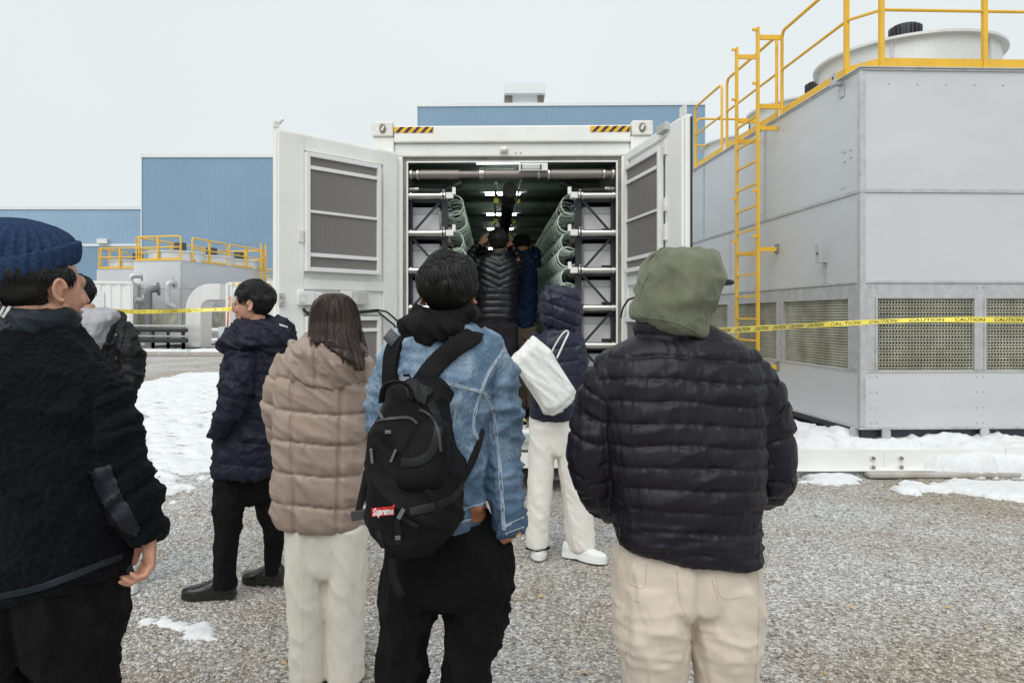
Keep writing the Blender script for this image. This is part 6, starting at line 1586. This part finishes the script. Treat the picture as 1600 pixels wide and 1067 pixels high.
def ff(co, no):
    who, al, q = seglabel(co, ch6); rr = ridge(np.stack([al*1.0+co[:,0]*.4, 0*al, co[:,1]*.3], 1), (15,5,5), 121, 2)**1.5*.022*(who == 1)
    return fl(co)+rr+ridge(co+np.stack([.7*co[:,2],0*co[:,0],-.5*co[:,0]],1), (4,4,4), 123, 2)**1.5*.024-.010
fle = cloth('fleece_jacket', join(tors, aR, aL), .0052, M['fleece'], B.root, ff, 3)
cl = B.torso([(480,-22,112,.095,.02,-.07),(484,-26,115,.10,.02,-.07),(500,-34,113,.11,.02,-.06),(515,-45,110,.12,.02,-.03),(524,-50,106,.11,.02,-.0)], ex=2.2)
clo = cloth('collar', cl, .0055, M['slate'], B.root, lambda co, no: ridge(co+np.stack([0*co[:,2],0*co[:,0],.5*co[:,0]],1), (5,5,16), 127, 2)**1.5*.014-.004, 3)
S = Surf(B, clo); m = MB(); 
for x in (3, 11): S.ribbon(m, [(x+4,480),(x,488),(x-6,496)], .008, .002, .001)
m.build_each('reflective_stripe', M['gbox'], clo)
S = Surf(B, fle); m = MB(); S.patch(m, [(136,735),(173,727),(190,772),(200,786),(219,824),(214,838),(190,828),(160,782),(148,758)], .004, 4); m.build('elbow_patch', M['slate'], fle, smooth=True)
hb = MB(); S.ribbon(hb, [(0,930),(60,918),(130,892),(190,868)], .016, .004, .001); hb.build('hem_binding', M['slate'], fle)
hm, P_, Rm = head_shape(B.p(66,447,.03), R(-30), 1.06, jaw=1.3)
bd = join(hm, neck(B.p(55,475,.02), B.p(48,545,.02), .068, .085), B.torso([(552,-40,104,.07,.02),(640,-50,130,.10,.01),(880,-50,140,.10,0),(930,-50,140,.09,0)]),
  B.limb([(-5,940,0,40),(0,1180,0,28),(0,1390,.02,18)]), B.limb([(118,940,0,36),(120,1180,0,28),(126,1390,.02,18)]), B.limb([(138,585,0,20),(168,700,-.02,22),(187,745,-.02,20),(224,825,.0,17),(230,834,.0,17)]), B.limb([(-82,580,0,24),(-118,700,.03,24),(-95,810,.12,16)]),
  hand_shape(B.p(233,830,.0), (-.02,.06,-1), (.78,.62,.05), 1.0, False, (.75,.80,.88,.95), (.25,.2)), hand_shape(B.p(-95,812,.12), (.5,.6,-.6), (-.5,.3,.6), 1, True))
body = finish(voxel(bd, .0032, 1), 'body', M['skin'], B.root); eyes(B, P_, Rm, 1.1)
hair(B, P_, Rm, 'hair', n=5200, seed=14, k=1.08, length=.034, lift=.006, thick=.0016, mask=lambda v: (v.y < -.030 and v.z > -.070 and v.z < .03) or (v.y < .032 and v.z > .025 and v.z < .045))
gt = MB(); rg = random.Random(3)
for k in range(260):   # goatee stubble
    a = rg.uniform(-.02, .045); z = rg.uniform(-.118, -.085); p = P_(rg.choice((-1,1))*rg.uniform(.0, .03), .066+a*.4, z); d = Rm @ Vector((rg.uniform(-.3,.3), .8, -.6)); gt.tube([p, p+d*.010], [.0006, .0002], 3, cap=False)
gt.build('goatee', M['hairmat'], B.root)
bn = B.torso([(340,-22,20,.035,.03,.0),(344,-38,42,.06,.03,.02),(354,-50,64,.09,.03,.05),(370,-56,86,.108,.03,.10),(389,-57,103,.116,.03,.14),(408,-53,112,.118,.03,.16),(424,-51,111,.116,.03,.18)], ex=2.15, n=64)
ctr = B.p(38, 400, .03)
def vsh(co, no, d):
    s_ = ((1.86-co[:,2])/.10).clip(0, 1); return no*d[:,None]+np.stack([0*d, 0*d, s_*.26*(co[:,1]-ctr[1])], 1)
def kn(co, no):
    a = np.arctan2(co[:,1]-ctr[1], co[:,0]-ctr[0]); w = np.sin(a*24); return vsh(co, no, np.sign(w)*np.abs(w)**.6*.0050*((1.79-co[:,2])/.06+.3).clip(.15, 1)+fbm(co, 90, 3)*.0012)
beanie = cloth('beanie', bn, .0042, M['knit'], B.root, kn, 3)
cf = B.torso([(394,-55,112,.118,.03,.16),(397,-58,115,.123,.03,.17),(410,-58,116,.126,.03,.18),(424,-56,115,.124,.03,.20),(431,-53,112,.118,.03,.20)], ex=2.15, n=64)
cuff = cloth('beanie_cuff', cf, .0042, M['knit'], beanie, lambda co, no: vsh(co, no, np.sin(np.arctan2(co[:,1]-ctr[1], co[:,0]-ctr[0])*30)*.0024+fbm(co, 90, 3)*.0012), 3)
tr = trous(B, [(20,930,0,(78,80)),(8,1010,0,(66,72)),(6,1080,0,(60,66)),(4,1200,0,(52,60)),(2,1340,.02,(50,56)),(2,1400,.02,(48,54))], [(124,930,0,(62,72)),(120,1010,0,(57,64)),(118,1080,0,(54,59)),(126,1200,0,(50,56)),(126,1340,.02,(48,54)),(126,1400,.02,(46,52))],
  [(850,-75,182,.13,0),(890,-82,186,.14,0),(940,-78,184,.14,0),(1010,-70,178,.12,0)], M['blacktr'], .0085, .010, 55, extra=lambda co: -.02*np.exp(-((co[:,0]-B.p(66,0)[0])/.012)**2)*(co[:,2] > .65)*(co[:,2] < .85))
S = Surf(B, tr); m = MB(); S.seam(m, [(40,925),(44,975),(96,985),(150,960),(150,905)], .0012); m.build('pocket_seam', M['dk'], tr)
for x in (2, 126):
    h = B.p(x, 1400, -.06); h.z = 0; t = B.p(x+25, 1400, .22); t.z = 0; shoe(B, h, t, sole=M['white2'], boot=.1)
    for c in kids(B.root):
        if c.name.startswith('shoe'): c.data.materials[0] = M['dk']

# ------------------------------------------------------------ 7. man in the black parka over a grey hoodie
B = Body(152, 279, 'man in a black parka over a grey hoodie, half hidden behind the beanie man')
M['parka'] = folds(mat('black_parka', (.0075,.0078,.0095), .6, var=.15, vs=8, bump=.15, bs=300, spec=.3, bdist=.002), .5, (14,14,8), .010); M['grey'] = fabric('grey_marl_sweatshirt', (.36,.36,.38), .92, 420, .5, var=.12, vs=60)
tors = B.torso([(492,122,176,.08,.02),(503,108,194,.11,.02),(520,98,202,.13,.02),(560,94,204,.14,.02),(620,94,203,.145,.02),(700,94,204,.145,.02),(735,96,203,.14,.02),(742,100,198,.12,.02)], ex=2.4)
aR = B.limb([(188,512,.0,16),(201,545,-.03,19),(205,575,-.04,19),(202,598,-.08,16),(180,606,-.16,13),(160,604,-.19,12)]); aL = B.limb([(110,512,.0,15),(98,560,-.02,17),(105,600,-.1,14),(130,605,-.18,12)])
pk_ = cloth('parka', join(tors, aR, aL), .007, M['parka'], B.root, lambda co, no: ridge(co+np.stack([.5*co[:,2],0*co[:,0],-.5*co[:,0]],1), (7,6,7), 131, 3)**1.5*.032-.010, 3)
hd = cloth('parka_hood', B.torso([(484,148,178,.06,.09),(490,142,190,.09,.08),(502,150,194,.10,.08),(515,160,190,.08,.09)], ex=2.3), .006, M['parka'], B.root, lambda co, no: ridge(co, (9,8,14), 133, 2)*.014-.006, 3)
hg = cloth('grey_hoodie', join(B.torso([(482,126,164,.07,-.01),(489,121,180,.10,-.03),(500,119,182,.11,-.05),(520,122,172,.11,-.07),(560,124,160,.11,-.08),(600,126,156,.10,-.09)], ex=2.2)), .006, M['grey'], B.root, lambda co, no: ridge(co+np.stack([.4*co[:,2],0*co[:,0],0*co[:,0]],1), (12,9,7), 135, 2)*.016-.006, 3)
S = Surf(B, pk_); m = MB(); 
for x, y in ((182,523),(182,560)):
    h, n = S.hit(x, y)
    if h is not None: m.tube([h-n*.002, h+n*.005], .009, 12)
m.build_each('snap_button', M['steel'], pk_); m = MB(); S.seam(m, [(186,500),(176,520),(168,548),(164,600)], .003, .001); S.seam(m, [(197,506),(192,530),(186,556)], .0025, .001); m.build('placket_seam', M['dk'], pk_)
hm, P_, Rm = head_shape(B.p(114,463,.0), R(146), 1.0)
bd = join(hm, neck(B.p(130,478,.01), B.p(140,510,.02), .056, .07), B.torso([(515,115,185,.07,.02),(700,112,188,.09,.02),(760,112,188,.09,0)]), B.limb([(125,760,0,16),(135,850,0,11),(150,912,0,9)]), B.limb([(175,760,.1,16),(185,850,.1,11),(190,905,.1,9)]),
  B.limb([(188,515,.0,9),(204,575,-.03,10),(165,604,-.18,8)]), B.limb([(110,515,.0,9),(99,570,-.03,9),(130,605,-.18,7)]), hand_shape(B.p(158,604,-.19), (-1,-.2,0), (0,-1,.2), .9, True), hand_shape(B.p(132,605,-.18), (1,-.2,.1), (0,-1,.2), .9, False))
finish(voxel(bd, .0055, 2), 'body', M['skin'], B.root); eyes(B, P_, Rm, 1.1)
hair(B, P_, Rm, 'hair', n=2600, seed=19, k=1.0, length=.032, lift=.008, thick=.0024, scale=(1.05,1.05,1.10))
trous(B, [(128,740,0,(26,30)),(134,800,0,(22,26)),(140,860,0,(18,22)),(150,905,0,(16,19)),(150,910,0,(16,19))], [(172,740,.06,(26,30)),(180,800,.08,(22,26)),(186,860,.1,(18,22)),(190,898,.1,(16,19)),(190,904,.1,(16,19))], [(700,108,196,.11,.03),(740,104,200,.13,.04),(775,110,196,.12,.04)], fabric('dark_grey_jeans', (.03,.034,.042), .9, 500, .3), .008, .006, 65)
g0 = lambda x, y: ground(x, y)-B.o
shoe(B, g0(160, 918), g0(212, 926), h=.08, wd=.05, sole=M['white2'], solec=.03, boot=.1); shoe(B, g0(186, 900), g0(140, 918), h=.08, wd=.05, sole=M['white2'], solec=.03, boot=.1)
for c in kids(B.root):
    if c.name.startswith('shoe'): c.data.materials[0] = M['white2']
sh_ = [c for c in kids(B.root) if c.name.startswith('shoe')][0]; S = Surf(B, sh_); m = MB(); S.ribbon(m, [(200,899),(206,905),(209,912)], .012, .002, .002); m.build('red_stripe', mat('shoe_red', (.5,.05,.05), .5), sh_); m = MB(); S.ribbon(m, [(197,903),(203,909),(205,915)], .010, .002, .002); m.build('blue_stripe', mat('shoe_blue', (.04,.07,.3), .5), sh_)

# ------------------------------------------------------------ 8, 9. two people filming inside the container
B = Body(780, 163, 'man in a black quilted jacket standing in the container with both arms raised to film', .525)
tors = B.torso([(396,764,798,.07,.02),(402,752,803,.10,.02),(415,746,809,.13,.02),(440,745,809,.135,.02),(470,745,808,.135,.02),(495,744,807,.135,.02),(503,747,804,.12,.02)], ex=2.4)
aL = B.limb([(752,412,.0,10),(742,412,.06,10),(735,403,.12,9),(741,392,.2,8),(748,384,.25,7)]); aR = B.limb([(802,412,.0,10),(810,420,.06,10),(812,408,.12,9),(806,396,.2,8),(800,386,.24,7)])
M['nyl2'] = folds(mat('black_down_nylon', (.0075,.0075,.010), .34, var=.1, vs=6, bump=.1, bs=90, spec=.45), .4, (26,26,12), .008)
cloth('quilted_jacket', join(tors, aL, aR), .0085, M['nyl2'], B.root, lambda co, no: puff(co[:,2]-np.abs(co[:,0])*.5*(co[:,2] > 1.3), .062, .014)[0]+fbm(co, 12, 3)*.008, 3)
cl = cloth('collar', B.torso([(391,766,796,.075,.02),(394,764,798,.085,.02),(400,763,799,.085,.02)], ex=2.2), .007, M['nyl2'], B.root)
hm, P_, Rm = head_shape(B.p(779,379,.03), R(-8), 1.06)
bd = join(hm, neck(B.p(779,388,.02), B.p(779,405,.02), .055, .065), B.torso([(405,755,800,.07,.02),(500,755,800,.09,.01),(520,755,800,.09,0)]), B.limb([(766,520,0,11),(766,590,0,8),(766,655,0,6)]), B.limb([(794,520,0,11),(798,590,0,8),(803,655,0,6)]),
  B.limb([(752,412,.0,6),(735,403,.12,6),(750,382,.26,5)]), B.limb([(802,412,.0,6),(812,408,.12,6),(799,384,.25,5)]),
  hand_shape(B.p(750,383,.26), (.45,.1,1), (-.8,-.5,.3), 1.05, True, (.8,.8,.8,.8)), hand_shape(B.p(799,385,.25), (-.35,.1,1), (.8,-.5,.3), 1.05, False, (.8,.8,.8,.8)))
finish(voxel(bd, .006, 2), 'body', M['skin'], B.root)
hair(B, P_, Rm, 'hair', n=2200, seed=24, k=1.06, length=.035, lift=.010, thick=.003, scale=(1.05,1.04,1.08))
trous(B, [(763,510,0,(17,20)),(763,560,0,(14,17)),(764,620,0,(12,15)),(765,652,0,(12,15))], [(792,510,0,(17,20)),(796,560,0,(14,17)),(800,620,0,(13,15)),(803,650,0,(12,15))], [(490,747,804,.10,.02),(510,745,806,.12,.02),(525,747,806,.11,.02)], fabric('charcoal_trousers', (.018,.016,.019), .85, 400, .3), .009, .006, 75)
for a, b in ((765, 762), (806, 818)):
    h = B.p(a, 650, -.02); h.z = 0; t = B.p(b, 650, -.22 if a > 800 else .22); t.z = 0; o = shoe(B, h, t, sole=M['white2'], boot=.1); o.data.materials[0] = M['dk']
    if a > 800: 
        S = Surf(B, o); m = MB(); h_, n_ = S.hit(816, 650); 
        l = MB(); d_ = (t-h).normalized(); x_ = Vector((d_.y, -d_.x, 0))
        for q in (.45, .55, .65, .75): c = h+d_*.26*q+Vector((0,0,.098-.055*q)); l.tube([c-x_*.03, c+Vector((0,0,.01)), c+x_*.03], .006, 5)
        l.build_each('yellow_lace', M['tagy'], o)
ph = empty('phone', B.p(774, 372, .34)+B.o, 0, 'dark smartphone held up between the hands of the man in the container', 'phone'); 
MB().bx(-.075, .075, -.004, .004, -.036, .036).build('phone_case', M['plast'], ph, bevel=.003); MB().bx(-.07, .07, -.0055, -.0042, -.032, .032).build('screen', mat('phone_screen', (.03,.04,.05), .15), ph)
B = Body(818, 153, 'person in a blue jacket, dark cap and khaki trousers standing in the container, arm raised', .525)
tors = B.torso([(392,800,828,.07,.02),(400,796,834,.10,.02),(425,796,838,.13,.02),(470,797,838,.13,.02),(505,797,836,.13,.02),(511,800,832,.11,.02)], ex=2.4)
aR = B.limb([(828,404,.0,9),(836,410,.03,9),(838,402,.10,9),(832,392,.18,7),(822,386,.22,6)]); aL = B.limb([(802,404,.02,9),(798,396,.12,8),(806,384,.22,6)])
cloth('blue_jacket', join(tors, aR, aL), .009, fabric('deep_blue_jacket', (.005,.018,.050), .7, 300, .3, var=.15, fold=.5), B.root, lambda co, no: ridge(co+np.stack([.5*co[:,2],0*co[:,0],0*co[:,0]],1), (8,7,7), 141, 2)*.03-.012, 3)
hm, P_, Rm = head_shape(B.p(815,384,.06), R(5), 1.05)
bd = join(hm, neck(B.p(816,392,.04), B.p(817,405,.02), .055, .065), B.torso([(405,803,832,.07,.02),(500,803,832,.09,.01),(520,803,832,.09,0)]), B.limb([(809,520,0,9),(809,590,0,7),(809,640,0,5)]), B.limb([(826,520,0,9),(827,590,0,7),(827,640,0,5)]),
  B.limb([(828,405,.0,6),(838,404,.10,6),(822,386,.24,5)]), B.limb([(802,405,.02,6),(798,396,.12,6),(807,383,.24,5)]), hand_shape(B.p(822,387,.2), (-.7,.1,.8), (.3,-.9,.3), 1.05, False, (.5,.6,.6,.7)), hand_shape(B.p(806,384,.24), (.3,.1,.9), (-.6,-.7,.2), 1.05, True, (.5,.6,.6,.7)))
finish(voxel(bd, .0065, 2), 'body', M['skin'], B.root)
cp_ = MB().sphere(P_(0,-.01,.035), (.095,.115,.09), 20, 12); cp_.sphere(P_(0,.10,.035), (.07,.07,.008), 14, 6); cp_.build('cap', M['dk'], B.root, smooth=True)
trous(B, [(808,512,0,(12,18)),(808,560,0,(11,15)),(809,610,0,(10,13)),(809,636,0,(10,13))], [(827,512,0,(12,18)),(828,560,0,(11,15)),(828,610,0,(10,13)),(828,636,0,(10,13))], [(498,798,836,.10,.02),(515,797,836,.12,.02),(528,798,836,.11,.02)], fabric('khaki_trousers', (.13,.10,.07), .85, 400, .3), .009, .006, 85)
for a in (808, 828):
    h = B.p(a, 645, -.05); h.z = 0; t = B.p(a, 645, .2); t.z = 0; o = shoe(B, h, t, sole=M['solem'], boot=.1); o.data.materials[0] = M['dk']
